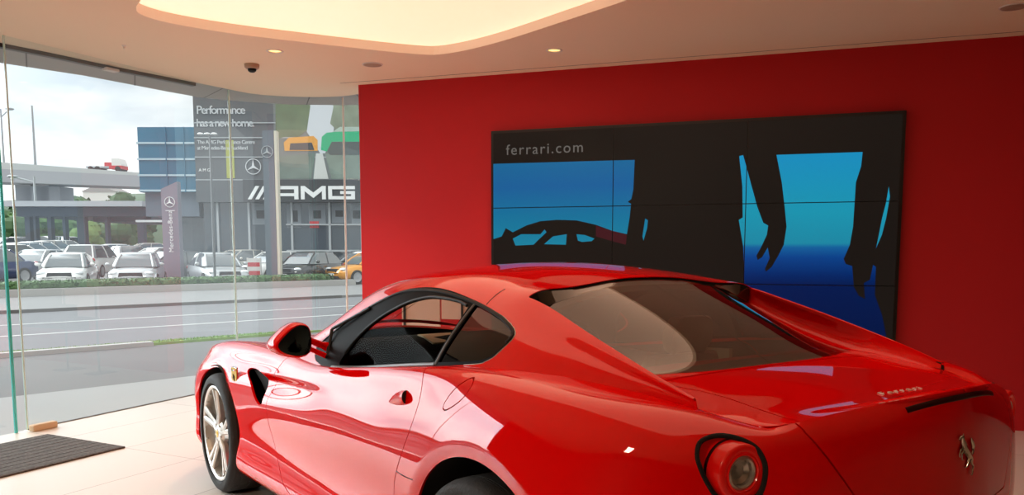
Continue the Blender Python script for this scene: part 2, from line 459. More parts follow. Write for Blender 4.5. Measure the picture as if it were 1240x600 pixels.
def build_shell(name, parts, mats, parent=None):
    """parts: list of (patch, side, thickness, inner skin)"""
    V = []; N = []; F = []; M = []; b = 0
    for (p, side, th, inn) in parts:
        if not p.F: continue
        v, n, f, m = p.shell(side, th, inn)
        V.append(v); N.append(n); F += [[i+b for i in q] for q in f]; M += m; b += len(v)
    return mesh_obj(name, np.concatenate(V), F, mats, parent, np.concatenate(N), fm=M)
# ---------------------------------------------------------------- the red sports car
def paint_material():
    m, nt, b = new_mat('red_paint')
    b.inputs['Base Color'].default_value = (.82, .0010, .0016, 1); b.inputs['Roughness'].default_value = .5
    b.inputs['Specular IOR Level'].default_value = .0
    b.inputs['Coat Weight'].default_value = 1.; b.inputs['Coat Roughness'].default_value = .012; b.inputs['Coat IOR'].default_value = 1.5
    return m
M_PAINT = paint_material()
M_LINING = mat('dark_lining', (.028, .025, .022), .95, spec=.1)
M_TAN = mat('tan_leather', (.52, .42, .28), .55, bump=.15, bscale=150)
M_BLACK = mat('satin_black_trim', (.008, .008, .008), .45, spec=.18)
M_TRIM = mat('deep_black_trim', (.003, .003, .003), .5, spec=.04)
M_INTB = mat('matt_black_cabin', (.014, .013, .012), .95, spec=.08)
M_RUB = mat('tyre_rubber', (.018, .018, .018), .75, bump=.2, bscale=90)
M_VOID = mat('black_cavity', (.004, .004, .004), .9)
M_RIM = mat('silver_alloy', (.74, .72, .68), .34, metal=.85)
M_RIMD = mat('dark_alloy', (.16, .15, .14), .4, metal=1.)
M_DISC = mat('brake_steel', (.28, .26, .25), .35, metal=1.)
M_CHROME = mat('chrome', (.82, .80, .76), .12, metal=1.)
M_EMBLEM = mat('brown_tinted_chrome', (.52, .44, .36), .18, metal=1.)  # chrome tinted brown to imitate the warm reflection in it
M_YELLOW = mat('yellow_enamel', (.85, .55, .02), .3, coat=1.)
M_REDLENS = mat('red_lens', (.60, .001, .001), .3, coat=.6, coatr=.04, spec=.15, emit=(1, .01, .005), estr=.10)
M_CLEARL = mat('clear_lamp_glass', (.42, .38, .34), .12, metal=.4, coat=1.)
M_BLKLENS = mat('dark_red_lens', (.03, .0015, .0015), .35, spec=.2)
M_CGLASS = thin_glass('car_side_glass', (.72, .73, .69), .03)
M_CREAR = thin_glass('car_rear_glass', (.34, .31, .20), 1.15)
M_QGLASS = thin_glass('car_quarter_glass', (.14, .13, .11), .5)
M_MIRROR = mat('mirror_glass', (.10, .10, .10), .03, metal=1.)
M_SEAT = mat('cream_leather', (.62, .52, .36), .5, bump=.15, bscale=120)
M_GREYT = mat('grey_rubber', (.10, .095, .09), .35)
M_SIL = mat('silver_trim', (.55, .54, .52), .3, metal=1.)

SW, GHS, DK, RWS, HD = side_surface(), gh_surface(), deck_surface(), rw_surface(), hood_surface()
XZ = lambda p: p[:, [0, 2]]
GAP = .0022
# outlines on the body, side view (x, z)
DOOR = smooth_closed([(1.84,1.05),(1.87,.90),(1.911,.842),(1.955,.79),(1.966,.72),(1.966,.66),(1.955,.59),(1.93,.50),(1.862,.39),(1.74,.30),(1.62,.262),
                      (1.20,.256),(.70,.262),(.585,.30),(.548,.42),(.527,.55),(.479,.637),(.43,.711),(.394,.794),(.392,.872),(.43,.945),(.468,.985),(.485,1.05)], 6, sharp=(0, 10, 13, 22))
CAP = smooth_closed([(.115,.995),(.147,.980),(.180,.952),(.200,.920),(.203,.896),(.178,.891),(.133,.914),(.102,.941),(.092,.975)], 8)
VENT = smooth_closed([(2.325,.750),(2.29,.768),(2.19,.768),(2.115,.752),(2.055,.70),(2.022,.622),(2.06,.612),(2.117,.632),(2.205,.70)], 6, sharp=(5,))
TAIL = smooth_closed([(.052,.905),(.045,.93),(.02,.942),(-.011,.945),(-.05,.938),(-.082,.923),(-.1,.9),(-.108,.875),(-.105,.839),(-.09,.805),(-.06,.785),(-.03,.786),(.006,.81),(.03,.845),(.046,.88)], 6)
TRUNK_YZ = [(-.02,1.10),(.30,1.10),(.52,1.05),(.500,.971),(.495,.949),(.468,.906),(.435,.858),(.389,.797),(.35,.74),(.33,.70),(-.02,.70)]
DLO = smooth_closed([(1.56,.874),(1.63,.890),(1.70,.925),(1.693,.948),(1.587,1.025),(1.386,1.115),(1.122,1.204),(.92,1.234),(.711,1.235),(.47,1.206),(.28,1.172),
                     (.2,1.151),(.144,1.13),(.12,1.112),(.122,1.087),(.144,1.052),(.176,1.032),(.222,1.018),(.446,.987),(.732,.947),(1.018,.907),(1.37,.866)], 6, sharp=(2,))
WIN = smooth_closed([(1.305,.892),(1.278,.943),(1.217,1.03),(1.111,1.103),(.948,1.169),(.805,1.2),(.685,1.205),(.559,1.198),(.474,1.184),(.462,1.13),(.463,1.08),(.472,.998),(.732,.963),(1.018,.921)], 6, sharp=(0, 8, 11))
QTR = smooth_closed([(.442,1.198),(.432,1.13),(.433,1.08),(.442,1.000),(.24,1.027),(.186,1.040),(.152,1.060),(.132,1.09),(.130,1.108),(.152,1.124),(.205,1.143),(.285,1.164)], 6, sharp=(0, 3))
sd_door, sd_cap, sd_vent, sd_tail, sd_trunk, sd_dlo, sd_win, sd_qtr = map(sdf, (DOOR, CAP, VENT, TAIL, TRUNK_YZ, DLO, WIN, QTR))
def f_arch(p):
    return np.minimum.reduce([np.hypot(p[:, 0]-cx, p[:, 2]-cz)-r for cx, cz, r in ARCHES])
def f_tail(p):
    q = np.stack([p[:, 0]*.69+p[:, 1]*.72, p[:, 2]], 1)
    return np.where((p[:, 0] < -.45) & (p[:, 1] > .4), sd_tail(q), -1.)
f_door = lambda p: np.where(p[:, 1] > .5, sd_door(XZ(p)), -1.)
f_cap = lambda p: np.where(p[:, 1] > .6, sd_cap(XZ(p)), -1.)
f_vent = lambda p: np.where(p[:, 1] > .6, sd_vent(XZ(p)), -1.)
f_trunk = lambda p: np.where(p[:, 0] < -.6, sd_trunk(p[:, [1, 2]]), -1.)
def f_brake(p): return np.where(p[:, 0] < -.6, np.minimum(.215-np.abs(p[:, 1]), .0075-np.abs(p[:, 2]-(.992-.35*p[:, 1]**2))), -1.)
TD = np.array([(-.87,.52),(-.80,.497),(-.767,.478),(-.705,.467),(-.625,.464),(-.544,.466),(-.467,.478),(-.39,.509),(-.30,.55)])
f_lid = lambda p: np.minimum(np.interp(p[:, 0], TD[:, 0], TD[:, 1])-p[:, 1], -.340-p[:, 0])
f_dlo = lambda p: np.where(p[:, 1] > .56, sd_dlo(XZ(p)), -1.)
f_win = lambda p: np.where(p[:, 1] > .56, sd_win(XZ(p)), -1.)
f_qtr = lambda p: np.where(p[:, 1] > .56, sd_qtr(XZ(p)), -1.)
_uu = np.linspace(0, GHS.tu[-1], 400); EDGE = GHS.P(np.stack([_uu, np.full(400, .39)], 1)); EDGE = EDGE[np.argsort(EDGE[:, 0])]
yE = lambda x: np.interp(x, EDGE[:, 0], EDGE[:, 1])
zE = lambda x: np.interp(x, EDGE[:, 0], EDGE[:, 2])
f_shield = lambda p: np.minimum.reduce([yE(p[:, 0])-.03-p[:, 1], p[:, 0]-(1.47-.28*p[:, 1]**2), 2.43-.52*p[:, 1]**2-p[:, 0]])
f_cowl = lambda p: 2.45-.55*p[:, 1]**2-p[:, 0]
f_rear = lambda p: np.maximum(p[:, 0]-(.252-.08*p[:, 1]**2), p[:, 1]-yE(p[:, 0]))      # what stays: the roof and the outer skin of the rear pillars
neg = lambda f: (lambda p: -f(p))
out = lambda f, g=GAP: (lambda p: -f(p)-g)
inn = lambda f, g=GAP: (lambda p: f(p)-g)

car = thing('sports_car', (0, 0, 0))
tag(car, 'glossy red two-seat sports coupe parked on the pale tiled showroom floor', 'car')

u_side = np.concatenate([np.linspace(SIDE_U[0], SIDE_U[1], 560)])
v_side = np.unique(np.concatenate([np.linspace(0, .835, 110)]))
side0 = Patch(SW, 0, 0, u=u_side, v=v_side)
shell = side0.copy().clip(f_arch)
def seam(patch, fn, w=.012, dep=.010):
    """a dark strip just beneath a panel gap"""
    s = patch.copy().clip(lambda p: w-np.abs(fn(p)))
    base = s.S
    class Off:  # the same surface pushed inwards
        flip = base.flip
        P = staticmethod(lambda uv: base.P(uv)-base.N(uv)*dep)
        N = staticmethod(base.N)
    s.S = Off; s.p = Off.P(s.uv); return s
door_p = shell.copy().clip(inn(f_door)).clip(out(f_vent, 0))
body_p = shell.copy().clip(out(f_door)).clip(out(f_vent, 0)).clip(out(f_cap)).clip(out(f_tail, 0))
f_sill = lambda p: np.where((p[:, 0] < .52) & (p[:, 0] > .2) & (p[:, 1] > .6), np.abs(p[:, 2]-(.634+.03*(p[:, 0]-.3)))-.0016, 1.)
rear_trunk = body_p.copy().clip(inn(f_trunk))
body_p = body_p.clip(out(f_trunk))
cap_p = shell.copy().clip(inn(f_cap))
seams = [seam(shell, f) for f in (f_door, f_cap, f_trunk)]
deck0 = Patch(DK, 0, 0, u=np.linspace(0, .69, 76), v=np.linspace(0, .68, 70))
lid_p = deck0.copy().clip(inn(f_lid, .0032)); deck_p = deck0.copy().clip(out(f_lid, .0032)); seams.append(seam(deck0, f_lid))
both = lambda p, th=.012, inner=True: [(p, 1, th, inner), (p, -1, th, inner)]
hood0 = Patch(HD, 0, 0, u=np.linspace(0, 1.35, 70), v=np.linspace(0, .58, 36))
build_shell('body_shell', both(body_p)+both(deck_p, .008), [M_PAINT, M_LINING], car)
build_shell('hood', both(hood0), [M_PAINT, M_LINING], car)
trunk = build_shell('trunk_lid', both(lid_p, .008)+both(rear_trunk), [M_PAINT, M_LINING], car)
build_shell('panel_gap_seal', [x for s in seams for x in both(s, .002, False)], [M_VOID], car)
def strip_on(surf, uvr, sel, pts, key, rad, lift=0., n=8, flat=1.):
    """a slim strip that follows the surface through pts given in the plane 'key'"""
    U, V = np.meshgrid(np.linspace(uvr[0], uvr[1], 700), np.linspace(uvr[2], uvr[3], 260), indexing='ij')
    uv = np.stack([U.ravel(), V.ravel()], 1); P = surf.P(uv); k = sel(P); uv, P = uv[k], P[k]; Q = key(P) if callable(key) else P[:, key]
    pts = np.array(pts, float); mb = MB(); ids = []
    for q in pts: ids.append(int(np.argmin(((Q-q)**2).sum(1))))
    C = P[ids].copy(); N = surf.N(uv[ids])
    if not callable(key):
        for a, q in enumerate(pts): C[a][key] = q
    C = C+N*lift; m = len(C); VV = []
    r = rad if isinstance(rad, (list, tuple)) else [rad]*m
    for i in range(m):
        d = C[min(i+1, m-1)]-C[max(i-1, 0)]; d /= max(np.linalg.norm(d), 1e-9); b = np.cross(d, N[i])
        for k_ in range(n):
            t = 2*math.pi*k_/n; VV.append(C[i]+b*math.cos(t)*r[i]+N[i]*math.sin(t)*r[i]*flat)
    F = [(i*n+k_, i*n+(k_+1) % n, (i+1)*n+(k_+1) % n, (i+1)*n+k_) for i in range(m-1) for k_ in range(n)]+[tuple(range(n)), tuple((m-1)*n+k_ for k_ in range(n))]
    mb.add(VV, F); return mb
def densify(P, k=8):
    P = np.array(P, float); t = chord(P); return spline(t, P, np.linspace(0, t[-1], k*(len(P)-1)+1))
RG = (SIDE_U[0], SIDE_U[1], 0, .83)
bl = strip_on(SW, (SIDE_U[1]-.5, SIDE_U[1], .74, .834), lambda P: P[:, 0] < -.7, [(y, 1.006-.40*y*y) for y in np.linspace(0, .215, 24)], [1, 2], .0075, .0005, flat=.35)
bl2 = MB().add(bl.V, bl.F).flipy(); bl.add(bl2.V, bl2.F)
bl.build('brake_light', M_BLKLENS, trunk, smooth=True, sharp=60)
for side in (1, -1):
    mb = strip_on(SW, RG, lambda P: P[:, 1] > .6, densify([(.482,.632),(.40,.634),(.335,.640)], 8), [0, 2], .0022, -.0012)
    if side < 0: mb.flipy()
    mb.build('sill_joint', M_VOID, car, smooth=True)
cap = build_shell('fuel_cap', [(cap_p, 1, .012, True)], [M_PAINT, M_LINING], car)
def vent_box(side):
    mb = MB()
    P3 = [(x, .90-.03, z) for x, z in VENT]
    n = len(VENT); c = VENT.mean(0)
    g = VENT[::3]
    mb.prism([(c[0]+(x-c[0])*1.06, c[1]+(z-c[1])*1.06) for x, z in g], .70, .835, 'y')
    if side < 0: mb.flipy()
    return mb
doors = {}
for side in (1, -1):
    d = build_shell('door', [(door_p, side, .014, True)], [M_PAINT, M_LINING], car); doors[side] = d
    vent_box(side).build('side_vent', M_VOID, car)

# greenhouse
gh0 = Patch(GHS, 0, 0, u=np.unique(np.concatenate([np.linspace(0, GHS.tu[-1], 230), GHS.tu])), v=np.unique(np.concatenate([np.linspace(0, .98, 92), [.39]])))
gh0 = gh0.clip(f_cowl)
roof_p = gh0.copy().clip(f_rear).clip(out(f_dlo, .0)).clip(out(f_shield, 0))
build_shell('roof_and_pillars', both(roof_p, .003), [M_PAINT, M_LINING], car)
trim_p = gh0.copy().clip(inn(f_dlo, .0005)).clip(out(f_win, 0)).clip(out(f_qtr, 0))
win_p = gh0.copy().clip(inn(f_win, -.006)); qtr_p = gh0.copy().clip(inn(f_qtr, -.006)); ws_p = gh0.copy().clip(inn(f_shield, .001))
def inset(p, dep):
    p = p.copy(); base = p.S
    class Off:
        flip = base.flip
        P = staticmethod(lambda uv: base.P(uv)-base.N(uv)*dep)
        N = staticmethod(base.N)
    p.S = Off; p.p = Off.P(p.uv); return p
build_shell('windscreen', both(inset(ws_p, .004), .004, False), [M_CGLASS], car)
wb = gh0.copy().clip(inn(f_shield, .001)).clip(lambda p: .05-f_shield(p))
build_shell('windscreen_border', both(inset(wb, .007), .002, False), [M_BLACK], car)
for side in (1, -1):
    t = build_shell('window_trim', [(trim_p, side, .012, True)], [M_TRIM, M_TRIM], car)
    GR = (0, GHS.tu[-1], 0, .60); selg = lambda P: P[:, 1] > .5
    def put(nm, pts, rad, lift, m, flat=1., key=(0, 2)):
        mb = strip_on(GHS, GR, selg, pts, list(key), rad, lift, 8, flat)
        if side < 0: mb.flipy()
        mb.build(nm, m, t, smooth=True)
    c_ = DLO.mean(0); ins = lambda P, d: P+(c_-P)/np.linalg.norm(c_-P, axis=1, keepdims=True)*d
    put('rubber_lip', ins(DLO[12:84], .012), .007, .001, M_BLACK, .7)
    put('bright_edge', ins(DLO[60:105], .002), .0015, .0, M_SIL)
    top_ = WIN[6:48]; put('window_seal', top_, .006, .0, M_BLACK)
    put('pillar_strip', densify([(.452,1.196),(.4475,1.13),(.4475,1.08),(.455,.99)], 10), .0055, .001, M_GREYT, .5)
    put('waist_strip', densify([(1.37,.877),(1.018,.917),(.732,.957),(.46,.993)], 12), .006, .001, M_GREYT, .6)
    put('roof_joint', densify([(.388,1.196),(.388,1.22),(.386,1.247)], 8), .0022, -.001, M_VOID)
    build_shell('side_window', [(inset(win_p, .006), side, .004, False)], [M_CGLASS], car)
    build_shell('quarter_window', [(inset(qtr_p, .005), side, .004, False)], [M_QGLASS], car)
    sail = MB()
    for a, b in (((1.585, .700, 1.015), (1.475, .772, .905)), ((1.60, .69, 1.02), (1.30, .64, 1.13))):
        sail.tube([a, b], .008, 8)
    if side < 0: sail.flipy()
    sail.build('corner_brace', M_BLACK, t, smooth=True)

# rear screen, its dark border and the inner walls of the rear pillars
rw0 = Patch(RWS, 0, 0, u=np.linspace(0, .585, 62), v=np.linspace(0, .59, 58))
rear = build_shell('rear_window', both(rw0, .004, False), [M_CREAR], car)
uvb = rw0.copy()
class RWOff:
    flip = RWS.flip
    P = staticmethod(lambda uv: RWS.P(uv)-RWS.N(uv)*.005)
    N = staticmethod(RWS.N)
def frit():
    V = []; keep = []
    p = rw0.copy()
    for f in p.F:
        c = p.uv[f].mean(0); a, b = c[0], abs(c[1])
        d = min(a-.040, .585-.055-a, .59-.075-b)
        # rounded inner corners
        if d < 0 or (a > .415 and b > .40 and (a-.415)**2+(b-.40)**2 > .115**2): keep.append(f)
    p.F = keep; p.S = RWOff; p.p = RWOff.P(p.uv); return p
build_shell('dark_border', both(frit(), .002, False), [mat('black_ceramic', (.02, .017, .012), .4)], rear)
# ledge that closes the gap between the roof's rear edge and the glass
led = []
ys = np.linspace(0, .562, 30)
_gu = np.linspace(GHS.tu[4], GHS.tu[7], 160); _gv = np.linspace(.39, .98, 120)
_U, _V = np.meshgrid(_gu, _gv, indexing='ij'); _uv = np.stack([_U.ravel(), _V.ravel()], 1); _gp = GHS.P(_uv); _gn = GHS.N(_uv)
_rwt = RWS.P(np.stack([np.zeros(60), np.linspace(0, .59, 60)], 1))
for y in ys:
    x = .252-.08*y*y; k = np.argmin((_gp[:, 0]-x)**2+(_gp[:, 1]-y)**2); a = _gp[k]-_gn[k]*.006; b = np.array([np.interp(y*.566/.562, _rwt[:, 1], _rwt[:, q]) for q in range(3)])-[.01, 0, .004]
    led.append((a+[.004, 0, 0], a*.5+b*.5-[0, 0, .004], b))
V = [tuple(p) for l in led for p in l]+[tuple(p*[1, -1, 1]) for l in led for p in l]
F = [(i*3+j, (i+1)*3+j, (i+1)*3+j+1, i*3+j+1) for i in range(29) for j in range(2)]; F += [tuple(90+i for i in f[::-1]) for f in F]
e0, e1 = len(V)-3, 87
MB().add(V, F).build('rear_screen_ledge', mat('ledge_gloss_black', (.02, .018, .014), .12, coat=1.), rear, smooth=True)
V = []; nx, nz = 60, 8
xs = np.linspace(.34, -.553, nx)
rwx = [np.array(r[3]) for r in RW]; rx_ = np.array([r[0] for r in rwx])[::-1]; ry_ = np.array([r[1] for r in rwx])[::-1]; rz_ = np.array([r[2] for r in rwx])[::-1]
for x in xs:
    ye, ze = float(yE(x)), float(zE(x))
    if x > -.275: yb, zb = float(np.interp(x, rx_, ry_))-.004, float(np.interp(x, rx_, rz_))-.012
    else:
        t = (-.275-x)/(.553-.275); yb, zb = .572+.022*t, 1.004-.020*t
    zb = min(zb, ze-.002)
    h_ = ze-zb; uc = .34*h_*min(1., max(0., (h_-.02)/.10))
    V += [(x, ye+(yb-ye)*w-q, ze-h_*t) for t, w, q in ((0, 0, 0), (.02, 0, .003), (.05, 0, .003), (.2, .1, -uc*.25), (.4, .3, -uc*.65), (.6, .55, -uc), (.8, .8, -uc*.95), (.93, .95, -uc*.6), (1, 1, 0))]
F = [(i*(nz+1)+j, (i+1)*(nz+1)+j, (i+1)*(nz+1)+j+1, i*(nz+1)+j+1) for i in range(nx-1) for j in range(nz)]
for side in (1, -1):
    mb = MB(); mb.add(V, F)
    if side < 0: mb.flipy()
    o = mb.build('rear_pillar_inner', M_PAINT, car, smooth=True, sharp=60)

# lamps
def surface_curve(surf, rng_, sel, pts, key):
    """points of a surface whose plane coordinates match pts, refined by Newton steps"""
    U, V = np.meshgrid(np.linspace(rng_[0], rng_[1], 300), np.linspace(rng_[2], rng_[3], 200), indexing='ij'); uv = np.stack([U.ravel(), V.ravel()], 1); P = surf.P(uv); k = sel(P); uv, P = uv[k], P[k]; Q = key(P)
    u = np.array([uv[np.argmin(((Q-q)**2).sum(1))] for q in pts]); e = 1e-4
    for it in range(6):
        f0 = key(surf.P(u))-pts; du = (key(surf.P(u+[e, 0]))-pts-f0)/e; dv = (key(surf.P(u+[0, e]))-pts-f0)/e
        det = du[:, 0]*dv[:, 1]-du[:, 1]*dv[:, 0]; det = np.where(np.abs(det) < 1e-9, 1e-9, det)
        st = np.stack([-(f0[:, 0]*dv[:, 1]-f0[:, 1]*dv[:, 0])/det, -(du[:, 0]*f0[:, 1]-du[:, 1]*f0[:, 0])/det], 1); u = u+np.clip(st, -.02, .02)
    return surf.P(u), surf.N(u)
tail_key = lambda P: np.stack([P[:, 0]*.69+P[:, 1]*.72, P[:, 2]], 1)
TP, TN = surface_curve(SW, (SIDE_U[1]-1.3, SIDE_U[1]-.2, .4, .82), lambda P: (P[:, 0] < -.5) & (P[:, 1] > .4), TAIL, tail_key)
def tail_lamp(side):
    c = Vector((-.752, .646, .862)); ax = Vector((-.985, .17, .0)).normalized()
    R = frame(c, Vector((0, 0, 1)).cross(ax), (0, 0, 1))
    r0 = .0700
    drum = MB().lathe([(r0+.004, -.17), (r0, -.004), (r0-.002, .002), (r0-.006, .0045), (.056, .006), (.050, .004), (.046, -.001), (.044, -.012)], 72, 'z', M=R)
    clear = MB().lathe([(.043, -.010), (.042, .000), (.036, .003), (.031, .000), (.029, -.010), (.020, -.020), (.0, -.022)], 48, 'z', M=R)
    ring = MB().lathe([(.0475, .000), (.0475, .005), (.044, .006), (.042, .002)], 48, 'z', M=R)
    band = MB().lathe([(r0+.0025, -.052), (r0+.003, -.049), (r0+.003, -.045), (r0+.002, -.042)], 72, 'z', M=R)
    pts = [Vector(p) for p in TP[::2]]; nn = [Vector(n) for n in TN[::2]]; n = len(pts)
    rim = MB().tube([p-q*.003 for p, q in zip(pts, nn)], .0065, 8, closed=True)
    cc = Vector((-.70, .63, .865)); d = Vector((.12, -.10, 0)); bx = MB()
    bx.add([p-q*.002 for p, q in zip(pts, nn)]+[cc+(p-cc)*.97+d*.45 for p in pts]+[cc+(p-cc)*.85+d for p in pts]+[cc+d], [(k*n+i, k*n+(i+1) % n, (k+1)*n+(i+1) % n, (k+1)*n+i) for k in range(2) for i in range(n)]+[(2*n+i, 2*n+(i+1) % n, 3*n) for i in range(n)])
    for mb in (drum, clear, ring, band, rim, bx):
        if side < 0: mb.flipy()
    L = drum.build('tail_light', M_REDLENS, car, smooth=True, sharp=50)
    clear.build('clear_lens', M_CLEARL, L, smooth=True, sharp=30); ring.build('lens_ring', M_REDLENS, L, smooth=True); band.build('drum_seam', M_BLKLENS, L, smooth=True, recalc=False)
    rim.build('lamp_surround', M_VOID, L, smooth=True); bx.build('lamp_housing', M_VOID, L, smooth=True, sharp=50)
for side in (1, -1): tail_lamp(side)

# wheels
def wheel(x, r, y_out, width, side, steer=0.):
    rim_r = .268; W = Matrix.Translation((x, 0, r))
    tyre = MB().lathe([(rim_r-.004, -.022), (rim_r+.012, -.012), (r-.055, .004), (r-.030, .004), (r-.016, -.003), (r-.007, -.015), (r-.001, -.032), (r, -.06),
                       (r, -width+.06), (r-.007, -width+.015), (r-.03, -width-.004), (rim_r, -width+.01)], 96, 'y')
    for k in range(4): tyre.lathe([(r+.0008, -.05-k*(width-.1)/3), (r-.004, -.052-k*(width-.1)/3), (r-.004, -.058-k*(width-.1)/3), (r+.0008, -.060-k*(width-.1)/3)], 96, 'y')
    rim = MB().lathe([(rim_r-.012, -width+.02), (rim_r-.022, -width*.5), (rim_r-.030, -.06), (rim_r-.020, -.030), (rim_r-.014, -.010), (rim_r-.004, -.004), (rim_r+.004, -.006), (rim_r+.004, -.016), (rim_r-.002, -.022)], 96, 'y')
    # five forked spokes, dished towards the hub
    for k in range(5):
        a0 = 2*math.pi*k/5+.30
        for s in (-1, 1):
            prof = []
            for q in range(9):
                t = q/8; rr = .045+t*(rim_r-.018-.045); off = s*(.012+.020*t**1.6); hw = .013+.004*t
                dep = -.030+.022*t if t > .15 else -.020
                prof.append((rr, off, hw, dep))
            V = []; 
            for rr, off, hw, dep in prof:
                for (dx, dy) in ((-hw, -.004), (-hw*.55, .004), (hw*.55, .004), (hw, -.004), (hw*.7, -.028), (-hw*.7, -.028)):
                    ca, sa = math.cos(a0), math.sin(a0); l = off+dx
                    V.append((rr*ca-l*sa, dep+dy, rr*sa+l*ca))
            F = [(i*6+j, i*6+(j+1) % 6, (i+1)*6+(j+1) % 6, (i+1)*6+j) for i in range(8) for j in range(6)]
            rim.add(V, F)
    rim.lathe([(.0, -.012), (.030, -.012), (.040, -.016), (.060, -.022), (.072, -.034), (.074, -.060)], 40, 'y')
    for k in range(5):
        a = 2*math.pi*(k+.5)/5+.30; rim.lathe([(.0, -.012), (.007, -.012), (.008, -.03)], 10, 'y', c=(.053*math.cos(a), 0, .053*math.sin(a)))
    for k in range(20):
        a = 2*math.pi*k/20; rim.lathe([(.0, .001), (.004, .000), (.005, -.012)], 8, 'y', c=((rim_r-.022)*math.cos(a), -.012, (rim_r-.022)*math.sin(a)))
    cap_ = MB().lathe([(.0, -.006), (.022, -.007), (.027, -.010), (.028, -.02)], 32, 'y')
    disc = MB().lathe([(.06, -.085), (.185, -.085), (.188, -.090), (.188, -.115), (.06, -.115)], 64, 'y').lathe([(.0, -.05), (.085, -.055), (.09, -.085), (.09, -.13)], 40, 'y')
    cal = MB()
    for q in range(8):
        a1, a2 = 2.75+q*.10, 2.75+(q+1)*.10
        cal.add([(rr*math.cos(a), yy, rr*math.sin(a)) for a in (a1, a2) for rr in (.135, .205) for yy in (-.062, -.135)], [(0,1,3,2),(4,6,7,5),(0,4,5,1),(2,3,7,6),(0,2,6,4),(1,5,7,3)])
    barrel = MB().lathe([(rim_r-.024, -.05), (rim_r-.03, -width+.02), (.05, -width+.02)], 64, 'y')
    T = Matrix.Translation((x, y_out, r))@Matrix.Rotation(steer, 4, 'Z')
    res = []
    for mb in (rim, tyre, cap_, disc, cal, barrel):
        mb.xform(T)
        if side < 0: mb.flipy()
    w = rim.build('wheel', M_RIM, car, smooth=True, sharp=35)
    tyre.build('tyre', M_RUB, w, smooth=True, sharp=40); cap_.build('centre_cap', M_YELLOW, w, smooth=True)
    disc.build('brake_disc', M_DISC, w, smooth=True, sharp=30); cal.build('brake_caliper', M_REDLENS, w); barrel.build('wheel_barrel', M_RIMD, w, smooth=True)
for side in (1, -1):
    wheel(2.765, .341, .935, .245, side); wheel(-.035, .360, .952, .300, side)
    for cx, cz, r in ARCHES:
        mb = MB().lathe([(r+.012, .93 if cx < 1 else .915), (r+.02, .86), (r+.02, .56), (.0, .56)], 64, 'y', c=(cx, 0, cz), a0=math.pi-.3, a1=2*math.pi+.3)
        if side < 0: mb.flipy()
        mb.build('wheel_arch_liner', M_VOID, car, smooth=True, sharp=40)
ub = MB().box(-.80, 3.35, -.56, .56, .15, .40).box(.50, 2.28, -.84, .84, .15, .30).box(-.74, -.50, -.50, .50, .24, .60)
ub.build('underbody', M_VOID, car)

# door mirrors
def mirror(side):
    face = [(.997,.983),(.953,1.027),(.924,1.046),(.893,1.056),(.856,1.044),(.842,.999),(.850,.940),(.893,.921),(.955,.933),(.991,.954)]
    fp = smooth_closed(face, 4); n = len(fp); c = fp.mean(0)
    pod = MB(); V = []
    rings = [(1.462, .985), (1.455, 1.05), (1.462, 1.10), (1.485, 1.155), (1.52, 1.17), (1.56, 1.10), (1.60, .88), (1.625, .58), (1.635, .25)]
    for (x, s) in rings:
        for (y, z) in fp: V.append((x+.10*(c[0]-y)*(1 if x < 1.5 else .5), c[0]+(y-c[0])*s+.008*(s > 1), c[1]+(z-c[1])*s))
    F = [(i*n+k, i*n+(k+1) % n, (i+1)*n+(k+1) % n, (i+1)*n+k) for i in range(len(rings)-1) for k in range(n)]
    F.append(tuple((len(rings)-1)*n+k for k in range(n)))
    pod.add(V, F)
    gl = MB(); gl.add([(1.461+.10*(c[0]-y), c[0]+(y-c[0])*.985, c[1]+(z-c[1])*.985) for y, z in fp]+[(1.466, c[0], c[1])], [(k, (k+1) % n, n) for k in range(n)])
    st = MB().tube([(1.50, .858, .985), (1.515, .82, .975), (1.53, .772, .955), (1.535, .745, .945)], [.016, .015, .016, .022], 12)
    st.tube([(1.485, .862, .955), (1.49, .82, .935), (1.49, .775, .912), (1.49, .75, .905)], [.012, .011, .012, .017], 12)
    for mb in (pod, gl, st):
        if side < 0: mb.flipy()
    m = pod.build('door_mirror', M_PAINT, doors[side], smooth=True, sharp=70)
    return m, gl, st
for side in (1, -1):
    m, gl, st = mirror(side)
    gl.build('mirror_glass', M_MIRROR, m); st.build('mirror_arm', M_PAINT, m, smooth=True)
    for o in list(m.children): o.parent = doors[side]

# door handles: a recess with a flap whose open end faces back
def surf_point(x, z):
    p = shell.p; k = np.argmin(np.where(p[:, 1] > .5, (p[:, 0]-x)**2+(p[:, 2]-z)**2, 9)); return Vector(p[k]), Vector(SW.N(shell.uv[k:k+1])[0])
for side in (1, -1):
    p, n = surf_point(.585, .862)
    Mx = frame(p-n*.010, Vector((1, 0, -.28)), (0, .1, 1))       # x forward, y up, z ...
    zo = Vector((Mx[0][2], Mx[1][2], Mx[2][2])); s_ = 1 if zo.dot(n) > 0 else -1
    hd = MB(); V = []; m_ = 14
    for i in range(13):
        t = i/12; xx = .085-.15*t; rr = .030*(math.sin(math.pi*min(1, .04+t*.62)) ** .8); hh = (.008+.030*t**1.1)*(1 if t < .97 else .9)
        for k in range(m_):
            a = math.pi*k/(m_-1); V.append((xx-.02*math.sin(a)*t, rr*1.0*math.cos(a), s_*hh*math.sin(a)))
    hd.add(V, [(i*m_+k, i*m_+k+1, (i+1)*m_+k+1, (i+1)*m_+k) for i in range(12) for k in range(m_-1)])
    hd.add([(-.065-.02*math.sin(math.pi*k/13), .027*math.cos(math.pi*k/13), s_*.034*math.sin(math.pi*k/13)) for k in range(14)], [tuple(range(14))])
    hd.M = [0]*(len(hd.F)-1)+[1]
    hd.xform(Mx)
    if side < 0: hd.flipy()
    hd.build('door_handle', [M_PAINT, M_VOID], doors[side], smooth=True, sharp=50)

